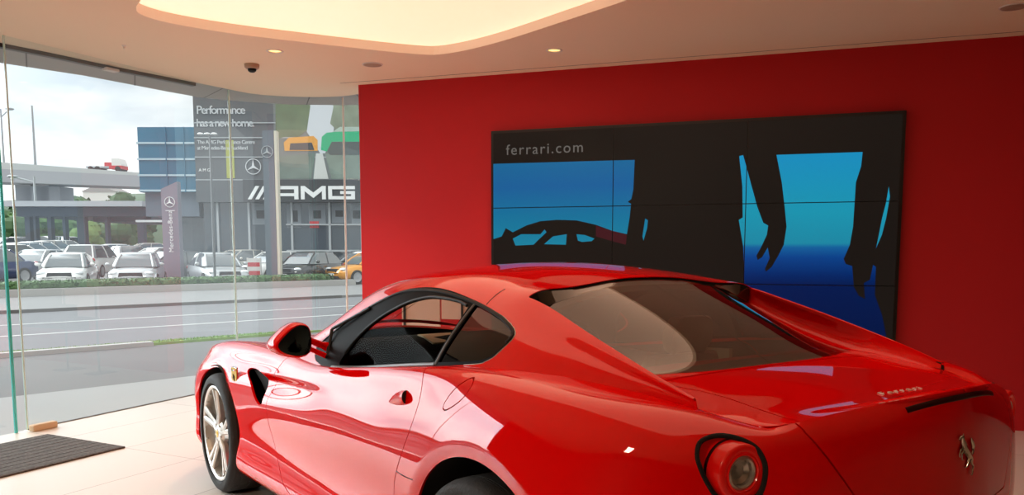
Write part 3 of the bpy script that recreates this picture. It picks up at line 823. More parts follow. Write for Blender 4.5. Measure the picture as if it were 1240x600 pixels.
# badges
def horse_shape(mb, T, k=1.):
    def tb(pts, rr): mb.tube([T@Vector((a*k, b*k, .05*k)) for a, b in pts], [q*k for q in rr], 8)
    tb([(-.30,.62),(-.22,.40),(-.05,.15),(.12,-.05),(.22,-.20)], [.07,.14,.16,.13,.12])          # body
    tb([(-.24,.50),(-.34,.72),(-.36,.88),(-.44,.86),(-.54,.76)], [.13,.10,.09,.07,.04])             # neck and head
    tb([(-.30,.90),(-.28,1.0)], [.03,.01])
    tb([(-.22,.36),(-.42,.30),(-.50,.12),(-.46,.0)], [.07,.05,.03,.03]); tb([(-.16,.28),(-.36,.10),(-.34,-.10),(-.28,-.16)], [.07,.05,.03,.03])   # forelegs
    tb([(.20,-.18),(.26,-.42),(.40,-.55),(.36,-.86),(.30,-.95)], [.12,.08,.05,.035,.045]); tb([(.16,-.16),(.04,-.40),(-.02,-.52),(-.14,-.50)], [.11,.07,.04,.035])
    tb([(.24,-.10),(.34,.10),(.36,.36),(.26,.58),(.22,.72)], [.05,.06,.08,.07,.01])
T = frame((-.944, 0, .853), (0, -1, 0), (.02, 0, 1))
hb = MB(); horse_shape(hb, T@Matrix.Diagonal((1.35, 1.0, 1.0, 1.0)), .060); hb.build('horse_emblem', M_EMBLEM, trunk, smooth=True)
def deck_point(x, y):
    uv = deck0.uv; p = deck0.p; k = np.argmin((p[:, 0]-x)**2+(p[:, 1]-abs(y))**2); return p[k], DK.N(uv[k:k+1])[0]
p, n = deck_point(-.775, 0.)
sl = MB(); wmb = text_mb('Ferrari', .046, .003, Matrix(), shear=.25, spacing=1.55, align='CENTER')
wmb.V = [(-.738+v[1]*.75, -.05-v[0], 0+v[2]) for v in wmb.V]
wmb.V = [(x, y, float(deck_point(x, y)[0][2])+.0016+z) for x, y, z in wmb.V]
wmb.build('script_lettering', mat('bright_script', (.85, .80, .74), .45, metal=.3), trunk)
for side in (1, -1):
    p, n = surf_point(2.43, .700)
    up = Vector((.04, 0, 1)); Mx = frame(p+n*.002, up.cross(n), up)
    sh = [(-.036,.050),(0,.055),(.036,.050),(.037,.0),(.026,-.034),(.0,-.058),(-.026,-.034),(-.037,.0)]
    b1 = MB().prism(sh, 0, .004, M=Mx)
    b2 = MB().prism([(a*1.12, b*1.1) for a, b in sh], -.004, .002, M=Mx)
    b3 = MB(); horse_shape(b3, Mx@Matrix.Translation((0, -.004, .004)), .024)
    tri = [MB().prism([(-.029+.0195*i, .034), (-.029+.0195*(i+1), .034), (-.029+.0195*(i+1), .0425), (-.029+.0195*i, .0425)], .003, .005, M=Mx) for i in range(3)]
    for mb in [b1, b2, b3]+tri:
        if side < 0: mb.flipy()
    B = b2.build('fender_shield', M_CHROME, car); b1.build('yellow_field', M_YELLOW, B); b3.build('shield_horse', M_BLACK, B, smooth=True)
    for mb, cl in zip(tri, ((.02, .25, .05), (.8, .8, .8), (.6, .02, .02))): mb.build('shield_stripe', mat('enamel_stripe', cl, .3), B)

# number plate in its recess and the lower tail
MB().box(-.952, -.86, -.225, .225, .55, .70, .008).build('plate_recess', M_VOID, car)
MB().box(-.957, -.948, -.21, .21, .565, .685, .003).build('number_plate', mat('white_plate', (.75, .74, .70), .5), car)
MB().box(-.915, -.78, -.27, .27, .24, .42, .02).build('rear_diffuser', M_BLACK, car)

# cabin
cab = MB().box(-.22, 2.0, -.70, .70, .28, .34).box(.06, .10, -.70, .70, .30, .90).box(-.24, .10, -.62, .62, .86, .90)
cab.build('cabin_floor', M_LINING, car)
MB().box(-.27, .28, -.60, .60, .905, .935, .01).build('parcel_shelf', M_TAN, car)
db = MB(); prof = [(2.10,.80),(2.06,.875),(1.78,.945),(1.50,.960),(1.40,.935),(1.34,.82),(1.40,.62),(1.5,.45),(2.10,.45)]
db.prism(prof, -.70, .70, 'y'); dash = db.build('dashboard', M_INTB, car, smooth=True, sharp=50)
lp_ = [(1.69,.20,.956),(1.67,.02,.957),(1.50,.09,.967),(1.405,.19,.944),(1.405,.27,.944),(1.50,.27,.967)]
MB().add(lp_+[(x, y, z-.012) for x, y, z in lp_], [tuple(range(6)), tuple(range(11, 5, -1))]+[(i, (i+1) % 6, 6+(i+1) % 6, 6+i) for i in range(6)]).build('leather_panel', M_TAN, dash)
MB().box(.35, 1.45, -.12, .12, .34, .60, .03).build('centre_console', M_LINING, car)
sw = MB(); Rw = Matrix.Translation((1.12, -.37, .86))@Matrix.Rotation(math.radians(-68), 4, 'Y')
sw.tube([Rw@Vector((.175*math.cos(a), .175*math.sin(a), 0)) for a in np.linspace(0, 2*math.pi, 40, endpoint=False)], .015, 8, closed=True)
for a in (0.0, math.pi, math.pi*1.5): sw.tube([Rw@Vector((.04*math.cos(a+1.57), .04*math.sin(a+1.57), 0)), Rw@Vector((.17*math.cos(a+1.57), .17*math.sin(a+1.57), 0))], .012, 8)
sw.lathe([(.0, .02), (.05, .018), (.055, 0)], 24, 'z', M=Rw); sw.tube([Rw@Vector((0, 0, 0)), Rw@Vector((0, 0, -.30))], .03, 10)
sw.build('steering_wheel', M_BLACK, car, smooth=True)
def seat(y):
    mb = MB()
    def sec(P, hw, bol, th):   # a padded panel swept along P (x, z), with raised bolsters
        V = []; m_ = 21
        for i, (x, z) in enumerate(P):
            a = P[max(i-1, 0)]; b = P[min(i+1, len(P)-1)]; d = Vector((b[0]-a[0], 0, b[1]-a[1])).normalized(); nrm = Vector((-d.z, 0, d.x)); w = hw[i]
            for k in range(m_):
                t = -1+2*k/(m_-1); h = bol[i]*max(0, abs(t)-.55)/.45-.03*max(0, abs(t)-.9)*10
                V.append(Vector((x, y+w*t, z))+nrm*(th+h))
            for k in range(m_):
                t = 1-2*k/(m_-1); V.append(Vector((x, y+w*t*.98, z))-nrm*.05)
        n2 = 2*m_; F = [(i*n2+k, i*n2+(k+1) % n2, (i+1)*n2+(k+1) % n2, (i+1)*n2+k) for i in range(len(P)-1) for k in range(n2)]
        F += [tuple(range(n2-1, -1, -1)), tuple((len(P)-1)*n2+k for k in range(n2))]
        mb.add(V, F)
    sec([(1.02,.47),(.90,.50),(.75,.485),(.60,.47),(.50,.47)], [.24,.25,.25,.25,.24], [.05]*5, .03)
    sec([(.56,.44),(.49,.56),(.44,.70),(.40,.84),(.37,.94)], [.23,.25,.26,.25,.20], [.07,.08,.08,.06,.03], -.03)
    sec([(.365,.955),(.35,1.00),(.338,1.06),(.332,1.105)], [.10,.13,.13,.10], [.02]*4, -.02)
    return mb.build('seat', M_SEAT, car, smooth=True, sharp=60)
seat(.36); s2 = seat(-.36)
for side in (1, -1):
    mb = MB().box(.50, 1.42, .765, .785, .60, .868).box(.60, 1.35, .72, .77, .66, .74, .02)
    if side < 0: mb.flipy()
    mb.build('door_card', M_LINING, doors[side])
    mb = MB().prism([(.50,.872),(.50,.935),(.66,.925),(.80,.875)], .762, .782, 'y')
    if side < 0: mb.flipy()
    mb.build('leather_insert', M_TAN, doors[side])
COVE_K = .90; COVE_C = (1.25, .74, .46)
# ---------------------------------------------------------------- the showroom
CH = 2.95
W0 = Vector((5.499, -1.224, 0)); WT = Vector((-.809, -.588, 0)).normalized(); WN = Vector((-.588, .809, 0)).normalized()
def wp(s, z, d=0.): return W0+WT*s+WN*d+Vector((0, 0, z))
M_CEIL = mat('warm_ceiling_paint', (.90, .735, .535), .85)
M_COVE = mat('cove_paint', (.86, .78, .66), .85)
M_REDWALL = mat('red_wall_paint', (.52, .010, .014), .55, spec=.3, noise=.04, nscale=1.5)
M_WARMWALL = mat('greige_wall_paint', (.13, .10, .085), .8)
M_DARK = mat('dark_metal', (.03, .028, .025), .4, metal=.3)
M_TEAL = mat('glass_edge_teal', (.05, .55, .50), .15, coat=1.)
M_PALEEDGE = mat('glass_edge_pale', (.55, .75, .68), .2, coat=1.)
M_SHOP = thin_glass('showroom_glass', (.90, .95, .95), .9, haze=.05)
M_SOFFIT = mat('soffit_panel', (.42, .41, .39), .7)
M_WHITEM = mat('white_enamel', (.75, .70, .64), .5)
def lamp_mat(name, col, s):
    m, nt, b = new_mat(name); b.inputs['Base Color'].default_value = (.8, .8, .8, 1); b.inputs['Emission Color'].default_value = (*col, 1); b.inputs['Emission Strength'].default_value = s; return m
M_LAMP = lamp_mat('warm_lamp', (1., .60, .16), 1.6)

def floor_mat():
    m, nt, b = new_mat('pale_tiles'); tc = nt.nodes.new('ShaderNodeTexCoord'); mp = nt.nodes.new('ShaderNodeMapping')
    ang = math.atan2(.47, .88); mp.inputs['Rotation'].default_value = (0, 0, -ang)
    c, s = .882, .471; mp.inputs['Location'].default_value = (-(4.2*c+1.176*s)+.0, -(-4.2*s+1.176*c), 0)
    br = nt.nodes.new('ShaderNodeTexBrick'); br.offset = 0; br.inputs['Scale'].default_value = 1; br.inputs['Brick Width'].default_value = .66; br.inputs['Row Height'].default_value = 1.32
    br.inputs['Mortar Size'].default_value = .0035; br.inputs['Mortar Smooth'].default_value = .3; br.inputs['Bias'].default_value = 0
    br.inputs['Color1'].default_value = (.80, .735, .665, 1); br.inputs['Color2'].default_value = (.77, .71, .645, 1); br.inputs['Mortar'].default_value = (.40, .35, .30, 1)
    nt.links.new(tc.outputs['Object'], mp.inputs[0]); nt.links.new(mp.outputs[0], br.inputs['Vector']); nt.links.new(br.outputs['Color'], b.inputs['Base Color'])
    b.inputs['Roughness'].default_value = .22; b.inputs['Specular IOR Level'].default_value = .4
    return m
GLASSLINE = [(2.6,6.9),(3.35,5.6),(4.05,4.2),(4.72,2.75),(5.18,1.77),(5.26,1.69),(6.45,-.27),(6.55,-.60),(6.50,-1.0),(6.2,-1.36),(5.72,-1.62)]
B_ = W0+WT*12.; ROOM = [(W0.x-.0, W0.y), (B_.x, B_.y), (-8.5, -4.5), (-8.5, 6.9)]
M_FLOOR = floor_mat()
def slab(name, poly, z0, z1, m, kind='structure'):
    o = MB().prism([(p[0], p[1]) for p in poly], z0, z1).build(name, m); o['kind'] = kind; return o
slab('floor', [(g[0]+.02, g[1]) for g in GLASSLINE]+[(5.3, -1.9), (B_.x, B_.y-.3), (-8.7, -4.7), (-8.7, 7.0)], -.12, 0, M_FLOOR)
def wall_box(name, a, b, th, m, z0=0, z1=CH+.35):
    a, b = Vector((*a, 0)), Vector((*b, 0)); d = (b-a).normalized(); n = Vector((d.y, -d.x, 0))
    o = MB().prism([tuple(p[:2]) for p in (a, b, b+n*th, a+n*th)], z0, z1).build(name, m); o['kind'] = 'structure'; return o
o = wall_box('wall_right', (B_.x, B_.y), (W0.x, W0.y), .22, M_REDWALL, 0, CH)
wall_box('wall_back', (-8.5, -4.5), (B_.x, B_.y), .2, M_WARMWALL); wall_box('wall_rear', (-8.5, 6.9), (-8.5, -4.5), .2, M_WARMWALL); wall_box('wall_left', (2.6, 6.9), (-8.5, 6.9), .2, M_WARMWALL)

# ceiling: edge follows the glass; rounded raised coffer over the car; shadow groove along the red wall
CE = [(2.3,6.9),(3.2,5.6),(3.95,4.1),(4.60,2.75),(5.10,1.95),(5.545,1.696),(5.694,1.351),(5.893,.963),(6.079,.536),(6.269,.10),(6.44,-.30),(6.522,-.50),(6.50,-.80),(6.39,-1.035),(6.173,-1.306),(5.93,-1.417),(5.5,-1.44)]
CE[4] = (5.30, 2.1)
ce = [tuple(p) for p in densify(CE[4:], 4)]
REC = smooth_closed([(3.75,1.03),(3.97,1.02),(4.11,.965),(4.215,.79),(4.258,.50),(4.255,.21),(4.222,-.09),(4.166,-.53),(4.075,-1.05),(3.93,-1.27),(3.40,-1.41),(2.487,-1.473),(1.2,-1.52),(-.2,-1.54),(-.75,-1.42),(-.97,-1.1),(-1.02,-.3),(-.98,.5),(-.8,.88),(-.3,1.0),(1.0,1.03),(2.5,1.035)], 6)
def tri_fill(outer, holes, z):
    bm = bmesh.new(); loops = []
    for L in [outer]+holes:
        vs = [bm.verts.new((p[0], p[1], z)) for p in L]; loops += [bm.edges.new((vs[i], vs[(i+1) % len(vs)])) for i in range(len(vs))]
    bmesh.ops.triangle_fill(bm, use_beauty=True, use_dissolve=False, edges=loops, normal=(0, 0, -1))
    bm.verts.index_update(); V = [v.co.copy() for v in bm.verts]; F = [[v.index for v in f.verts] for f in bm.faces]; bm.free(); return V, F
g0, g1 = .125, .137
def cw(s, d): p = W0+WT*s+WN*d; return (p.x, p.y)
outer = CE[:4]+ce+[cw(.0, -.19), cw(12., -.19), (-8.6, -4.6), (-8.6, 6.9)]
groove = [cw(-.12, g0), cw(-.12, g1), cw(11.8, g1), cw(11.8, g0)]
HOLES_L = [(4.615, -.115), (3.336, -1.921)]
disc_pts = lambda c, r, n=28: [(c[0]+r*math.cos(2*math.pi*k/n), c[1]+r*math.sin(2*math.pi*k/n)) for k in range(n)]
cm = MB(); V, F = tri_fill(outer, [list(map(tuple, REC)), groove]+[disc_pts(c, .048) for c in HOLES_L], CH); cm.add(V, F)
def ring_wall(mb, pts, z0, z1, flip=False):
    n = len(pts); mb.add([(p[0], p[1], z0) for p in pts]+[(p[0], p[1], z1) for p in pts], [(i, (i+1) % n, n+(i+1) % n, n+i) for i in range(n)])
def open_wall(mb, pts, z0, z1):
    n = len(pts); mb.add([(p[0], p[1], z0) for p in pts]+[(p[0], p[1], z1) for p in pts], [(i, i+1, n+i+1, n+i) for i in range(n-1)])
open_wall(cm, CE[:4]+ce, CH, CH+.06)
co = cm.build('ceiling', M_CEIL, recalc=False); co['kind'] = 'structure'
# groove back, coffer rim, and the recess surface that glows by emission
gm = MB(); ring_wall(gm, groove, CH, CH+.03); gm.add([(p[0], p[1], CH+.03) for p in groove], [(0, 1, 2, 3)]); gm.build('trim_1', mat('shadow_gap', (.18, .12, .08), .9))['kind'] = 'structure'
rc = REC.mean(0); nr = len(REC)
tan_ = np.roll(REC, -1, 0)-np.roll(REC, 1, 0); nrm_ = np.stack([tan_[:, 1], -tan_[:, 0]], 1); nrm_ /= np.linalg.norm(nrm_, axis=1, keepdims=True)
if ((REC-rc)*nrm_).sum() < 0: nrm_ = -nrm_
cv = MB(); prof = [(0, 0), (0, .075), (-.004, .075)]
for a in range(len(prof)-1):
    A = REC+nrm_*prof[a][0]; B2 = REC+nrm_*prof[a+1][0]
    cv.add([(p[0], p[1], CH+prof[a][1]) for p in A]+[(p[0], p[1], CH+prof[a+1][1]) for p in B2], [(i, (i+1) % nr, nr+(i+1) % nr, nr+i) for i in range(nr)])
o = cv.build('trim_2', M_COVE, recalc=False); o['kind'] = 'structure'
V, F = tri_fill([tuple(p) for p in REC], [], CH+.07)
lp = MB().add(V, F).build('luminous_ceiling', lamp_mat('glowing_recess', COVE_C, COVE_K), recalc=False); tag(lp, 'large softly glowing rounded ceiling panel above the red car', 'ceiling light')
# roof slab above everything, exterior soffit and fascia
SO = [(3.2,7.2),(4.6,5.4),(5.4,4.0),(6.2,2.4),(6.406,1.652),(6.573,1.0),(6.76,.60),(6.948,.213),(7.10,-.15),(7.115,-.40),(7.091,-.655),(6.989,-1.074),(6.705,-1.578),(6.4,-1.9),(5.8,-2.4),(4.5,-3.4)]
V, F = tri_fill(SO+[(p[0]-.0, p[1]) for p in reversed(CE[:4]+ce[:-1]+[(5.5, -1.44)])]+[], [], CH+.012)
sf = MB(); sf.add(V, F); open_wall(sf, SO, CH+.012, CH+.55)
sf.build('trim_3', M_SOFFIT, recalc=False)['kind'] = 'structure'
MB().prism([(p[0], p[1]) for p in SO]+[(B_.x, B_.y-.5), (-9, -5), (-9, 7.2)], CH+.42, CH+.6).build('roof', M_SOFFIT)['kind'] = 'structure'
jm = MB()
for a, b in (((5.62,1.52),(6.46,1.45)),((6.02,.66),(6.80,.52)),((6.40,-.22),(7.10,-.20)),((6.36,-1.07),(6.90,-1.24)),((5.97,-1.40),(6.50,-1.80)),((5.0,2.6),(6.0,2.8))):
    a, b = Vector((*a, CH+.010)), Vector((*b, CH+.010)); d = (b-a).normalized(); n = Vector((-d.y, d.x, 0))*.006
    jm.add([a-n, a+n, b+n, b-n], [(0, 1, 2, 3)])
jm.build('trim_4', M_DARK, recalc=False)['kind'] = 'structure'
# dark door track along the ceiling edge with a small block in it
tp = [Vector((*p, 0)) for p in CE[3:5]+[c for c in ce if c[1] > .08]]
tm = MB()
for i in range(len(tp)-1):
    a, b = tp[i], tp[i+1]; d = (b-a).normalized(); n = Vector((d.y, -d.x, 0))
    if n.x < 0: n = -n
    tm.prism([tuple(p[:2]) for p in (a-n*.005, b-n*.005, b+n*.05, a+n*.05)], CH-.030, CH+.03)
tr = tm.build('trim_5', M_DARK); tr['kind'] = 'structure'
bk = MB().box(-.06, .06, -.035, .035, -.022, .0, .004).build('track_block', M_WHITEM); bk.location = (5.93, .87, CH-.024); bk.rotation_euler = (0, 0, math.radians(-62)); tag(bk, 'small pale block in the dark door track at the ceiling edge above the glass', 'door part')

# glass wall: separate panes, pale joints, teal edge of the open door leaf
def pane(name, a, b, z0=.0, z1=CH+.02, th=.012, edge=None, mids=()):
    P = [Vector((*p, 0)) for p in (a, *mids, b)]; mb = MB(); V = []
    n = len(P)
    for z in (z0, z1): V += [(p.x, p.y, z) for p in P]
    mb.add(V, [(i, i+1, n+i+1, n+i) for i in range(n-1)])
    o = mb.build(name, M_SHOP, recalc=False); o['kind'] = 'structure'
    return o
pane('window_1', (5.26, 1.69), (6.445, -.262)); pane('window_2', (6.455, -.278), (6.20, -1.36), mids=((6.54, -.52), (6.56, -.78), (6.47, -1.08)))
pane('window_3', (6.19, -1.375), (5.72, -1.62), mids=((5.97, -1.53),)); pane('door_1', (4.72, 2.75), (5.178, 1.772)); pane('window_4', (4.05, 4.2), (4.71, 2.77)); wall_box('wall_front', (4.05, 4.2), (3.35, 5.6), .15, M_WARMWALL, 0, CH); wall_box('wall_corner', (3.35, 5.6), (2.6, 6.9), .15, M_WARMWALL, 0, CH)
def joint(name, p, w, m, d=.012):
    o = MB().box(-w/2, w/2, -d/2, d/2, 0, CH, .002).build(name, m); o.location = (*p, 0); o.rotation_euler = (0, 0, math.radians(-57)); o['kind'] = 'structure'; return o
joint('trim_6', (6.45, -.27), .022, M_PALEEDGE); joint('trim_7', (6.20, -1.365), .022, mat('cream_edge', (.80, .78, .66), .3)); joint('trim_8', (5.18, 1.77), .020, M_TEAL, .018); joint('trim_9', (5.26, 1.69), .012, M_PALEEDGE)
for k, p in enumerate(((4.715, 2.76),)): joint('trim_%d' % (10+k), p, .02, M_PALEEDGE)
sm = MB()
gl = [Vector((*p, 0)) for p in ((5.26,1.69),(6.45,-.27),(6.54,-.52),(6.56,-.78),(6.47,-1.08),(6.20,-1.36),(5.72,-1.62))]
for i in range(len(gl)-1):
    a, b = gl[i], gl[i+1]; d = (b-a).normalized(); n = Vector((d.y, -d.x, 0))*.012; sm.prism([tuple(p[:2]) for p in (a-n, b-n, b+n, a+n)], .0, .006)
sm.build('baseboard_glass', mat('dark_sill', (.10, .09, .08), .5))['kind'] = 'structure'
st = MB().box(-.10, .10, -.03, .03, 0, .05, .008).build('floor_stop', mat('beech_block', (.62, .42, .24), .5, noise=.1)); st.location = (5.215, 1.585, .0); st.rotation_euler = (0, 0, math.radians(-60)); tag(st, 'small light brown block on the floor at the foot of the glass', 'door stop')

# entrance mat let into the floor
def mat_mat():
    m, nt, b = new_mat('ribbed_mat'); tc = nt.nodes.new('ShaderNodeTexCoord'); w = nt.nodes.new('ShaderNodeTexWave'); w.bands_direction = 'X'
    w.inputs['Scale'].default_value = 7.; w.inputs['Distortion'].default_value = .15; n = nt.nodes.new('ShaderNodeTexNoise'); n.inputs['Scale'].default_value = 55; n.inputs['Detail'].default_value = 4
    mx = nt.nodes.new('ShaderNodeMixRGB'); mx.blend_type = 'MULTIPLY'; mx.inputs[0].default_value = .8
    r1 = nt.nodes.new('ShaderNodeValToRGB'); r1.color_ramp.elements[0].color = (.095, .085, .078, 1); r1.color_ramp.elements[1].color = (.12, .108, .10, 1); r1.color_ramp.elements[0].position = .35
    r2 = nt.nodes.new('ShaderNodeValToRGB'); r2.color_ramp.elements[0].color = (.5, .5, .5, 1); r2.color_ramp.elements[1].color = (1.3, 1.3, 1.3, 1); r2.color_ramp.elements[0].position = .35; r2.color_ramp.elements[1].position = .7
    nt.links.new(tc.outputs['Object'], w.inputs[0]); nt.links.new(tc.outputs['Object'], n.inputs[0]); nt.links.new(w.outputs['Fac'], r1.inputs[0]); nt.links.new(n.outputs['Fac'], r2.inputs[0])
    nt.links.new(r1.outputs[0], mx.inputs[1]); nt.links.new(r2.outputs[0], mx.inputs[2]); nt.links.new(mx.outputs[0], b.inputs['Base Color']); b.inputs['Roughness'].default_value = .95
    return m
mm = MB().box(0, .86, 0, 2.2, 0, .012, .004)
for k in range(10): mm.box(.022+.083*k, .082+.083*k, .01, 2.19, .011, .0135)
em = mm.build('entrance_mat', mat_mat()); em.location = (4.20, 1.176, .0); em.rotation_euler = (0, 0, math.atan2(.47, .88)); tag(em, 'dark grey ribbed entrance mat on the pale floor inside the glass door', 'mat')

# ceiling fittings
def downlight(p, label, k=1.):
    t = thing('downlight', (p[0], p[1], CH)); tag(t, label, 'ceiling light', 'round ceiling downlights')
    MB().lathe([(.046, .05), (.048, -.001), (.056, -.006), (.066, -.004), (.068, 0.0)], 36).build('rim', M_WHITEM, t, smooth=True)
    MB().lathe([(.047, .004), (.036, .022), (.02, .030), (.0, .032)], 28).build('lamp', M_LAMP, t, smooth=True, recalc=False)
    ld = bpy.data.lights.new('downlight_beam', 'SPOT'); lo = bpy.data.objects.new('downlight_beam', ld); COL.objects.link(lo); lo.parent = t
    lo.location = (0, 0, -.02); ld.energy = LAMP_W*k; ld.color = (1, .74, .46); ld.spot_size = math.radians(105); ld.spot_blend = .7; ld.shadow_soft_size = .045
    return t
LAMP_W = 62.
downlight(HOLES_L[0], 'round lit downlight in the ceiling above the red car, next to a small sensor', 1.8)
downlight(HOLES_L[1], 'round lit downlight in the ceiling right above the large screen')
def grille(p, label):
    t = thing('ceiling_speaker', (p[0], p[1], CH)); tag(t, label, 'ceiling speaker', 'round ceiling speakers')
    MB().lathe([(.088, -.0), (.085, -.006), (.078, -.007)], 40).build('rim', M_WHITEM, t, smooth=True)
    mb = MB().lathe([(.078, -.006), (.0, -.009)], 40)
    for r_ in (.02, .04, .06): mb.lathe([(r_, -.0095), (r_+.004, -.0105), (r_+.008, -.0095)], 40)
    mb.build('mesh_cover', mat('beige_mesh', (.50, .36, .26), .7), t, smooth=True)
grille((4.608, -.954), 'round beige speaker grille in the ceiling near the left end of the red wall'); grille((.705, -3.652), 'round beige speaker grille in the ceiling at the far upper right')
t = thing('ceiling_camera', (5.19, -.11, CH)); tag(t, 'small beige ceiling sensor with a dark lens beneath the first downlight', 'sensor')
MB().lathe([(.0, 0), (.062, 0), (.060, -.028), (.05, -.038), (.0, -.038)], 32).build('housing', mat('beige_plastic', (.45, .31, .21), .5), t, smooth=True, sharp=35); MB().lathe([(.036, -.036), (.034, -.055), (.02, -.066), (.0, -.068)], 28).build('dark_lens', M_BLACK, t, smooth=True)
t = MB().lathe([(.0, 0), (.018, 0), (.016, -.008), (.007, -.012), (.007, -.03), (.0, -.032)], 20).build('sprinkler', M_WHITEM, smooth=True); t.location = (5.093, .905, CH+.004); tag(t, 'tiny sprinkler head in the plain ceiling at the left', 'sprinkler')

# ---------------------------------------------------------------- video wall
vw = thing('video_wall', tuple(wp(3.07, .44, .0))); tag(vw, 'large dark video wall of nine panels on the red wall, showing silhouettes against blue', 'screen')
VX = Vector((*wp(3.07, .44, 0),))
def on_wall(s, z, d): p = wp(s, z, d)-VX; return p
def emis(name, ramp=None, col=None, k=1.):
    m, nt, b = new_mat(name); b.inputs['Base Color'].default_value = (.004, .004, .004, 1); b.inputs['Roughness'].default_value = .3; b.inputs['Specular IOR Level'].default_value = .12; b.inputs['Emission Strength'].default_value = k
    if col: b.inputs['Emission Color'].default_value = (*col, 1)
    else:
        tc = nt.nodes.new('ShaderNodeTexCoord'); sx = nt.nodes.new('ShaderNodeSeparateXYZ'); mr = nt.nodes.new('ShaderNodeMapRange'); mr.inputs[1].default_value = 0.; mr.inputs[2].default_value = 2.0
        cr = nt.nodes.new('ShaderNodeValToRGB'); el = cr.color_ramp.elements
        while len(el) < len(ramp): el.new(.5)
        for e, (p_, c_) in zip(el, ramp): e.position = p_; e.color = (*c_, 1)
        nt.links.new(tc.outputs['Object'], sx.inputs[0]); nt.links.new(sx.outputs['Z'], mr.inputs[0]); nt.links.new(mr.outputs[0], cr.inputs[0]); nt.links.new(cr.outputs[0], b.inputs['Emission Color'])
    return m
M_SCRB = emis('screen_dark', col=(.010, .0075, .006)); M_BEZ = mat('screen_bezel', (.006, .006, .006), .35)
M_SKYL = emis('screen_blue_left', [(.50, (.008, .21, .33)), (.62, (.006, .16, .31)), (.75, (.008, .11, .31)), (.86, (.008, .13, .30))])
M_SKYR = emis('screen_blue_right', [(.0, (.0, .005, .04)), (.33, (.0, .010, .075)), (.37, (.0, .02, .13)), (.44, (.002, .05, .24)), (.48, (.006, .11, .32)), (.497, (.012, .24, .36)), (.62, (.01, .29, .42)), (.85, (.008, .26, .50))])
M_MAR = emis('screen_maroon', col=(.05, .008, .012)); M_SCRT = emis('screen_lettering', col=(.13, .12, .11))
cols = [1.395, 2.502, 3.612, 4.760]; rows = [.435, 1.097, 1.757, 2.425]
back = MB(); 
def wbox(mb, s0, s1, z0, z1, d0, d1):
    V = [on_wall(s, z, d) for s in (s0, s1) for z in (z0, z1) for d in (d0, d1)]
    mb.add(V, [(0,1,3,2),(4,6,7,5),(0,4,5,1),(2,3,7,6),(0,2,6,4),(1,5,7,3)])
wbox(back, cols[0]-.022, cols[3]+.022, rows[0]-.022, rows[3]+.022, .002, .045); back.build('bezel_frame', M_BEZ, vw)
for i in range(3):
    for j in range(3):
        mb = MB(); wbox(mb, cols[i]+.0035, cols[i+1]-.0035, rows[j]+.0035, rows[j+1]-.0035, .045, .055); mb.build('display_panel', M_SCRB, vw)
def picture(name, poly, m, d):
    """one lit area of the picture, cut along the panel gaps"""
    bm = bmesh.new(); f = bm.faces.new([bm.verts.new((p[0], p[1], 0)) for p in poly]); bmesh.ops.triangulate(bm, faces=[f], ngon_method='EAR_CLIP')
    tris = [[(v.co.x, v.co.y) for v in g.verts] for g in bm.faces]; bm.free()
    for i in range(3):
        for j in range(3):
            for tri in tris:
                P = list(tri)
                for ax, lo, hi in ((0, cols[i]+.0035, cols[i+1]-.0035), (1, rows[j]+.0035, rows[j+1]-.0035)):
                    for lim, sg in ((lo, 1), (hi, -1)):
                        Q = []
                        for k in range(len(P)):
                            a, b = P[k], P[(k+1) % len(P)]; fa, fb = sg*(a[ax]-lim), sg*(b[ax]-lim)
                            if fa >= 0: Q.append(a)
                            if (fa >= 0) != (fb >= 0): q = fa/(fa-fb); Q.append((a[0]+(b[0]-a[0])*q, a[1]+(b[1]-a[1])*q))
                        P = Q
                        if len(P) < 3: break
                    if len(P) < 3: break
                if len(P) >= 3: yield [on_wall(s, z, d) for s, z in P], [tuple(range(len(P)))]
SKY1 = [(1.398,2.154),(2.499,2.146),(2.687,2.144),(2.679,1.896),(2.663,1.814),(2.632,1.791),(2.661,1.774),(2.651,1.661),(2.629,1.515),(2.502,1.544),(2.354,1.598),(2.179,1.638),(2.001,1.645),(1.847,1.635),(1.717,1.599),(1.585,1.538),(1.518,1.576),(1.478,1.501),(1.398,1.477)]
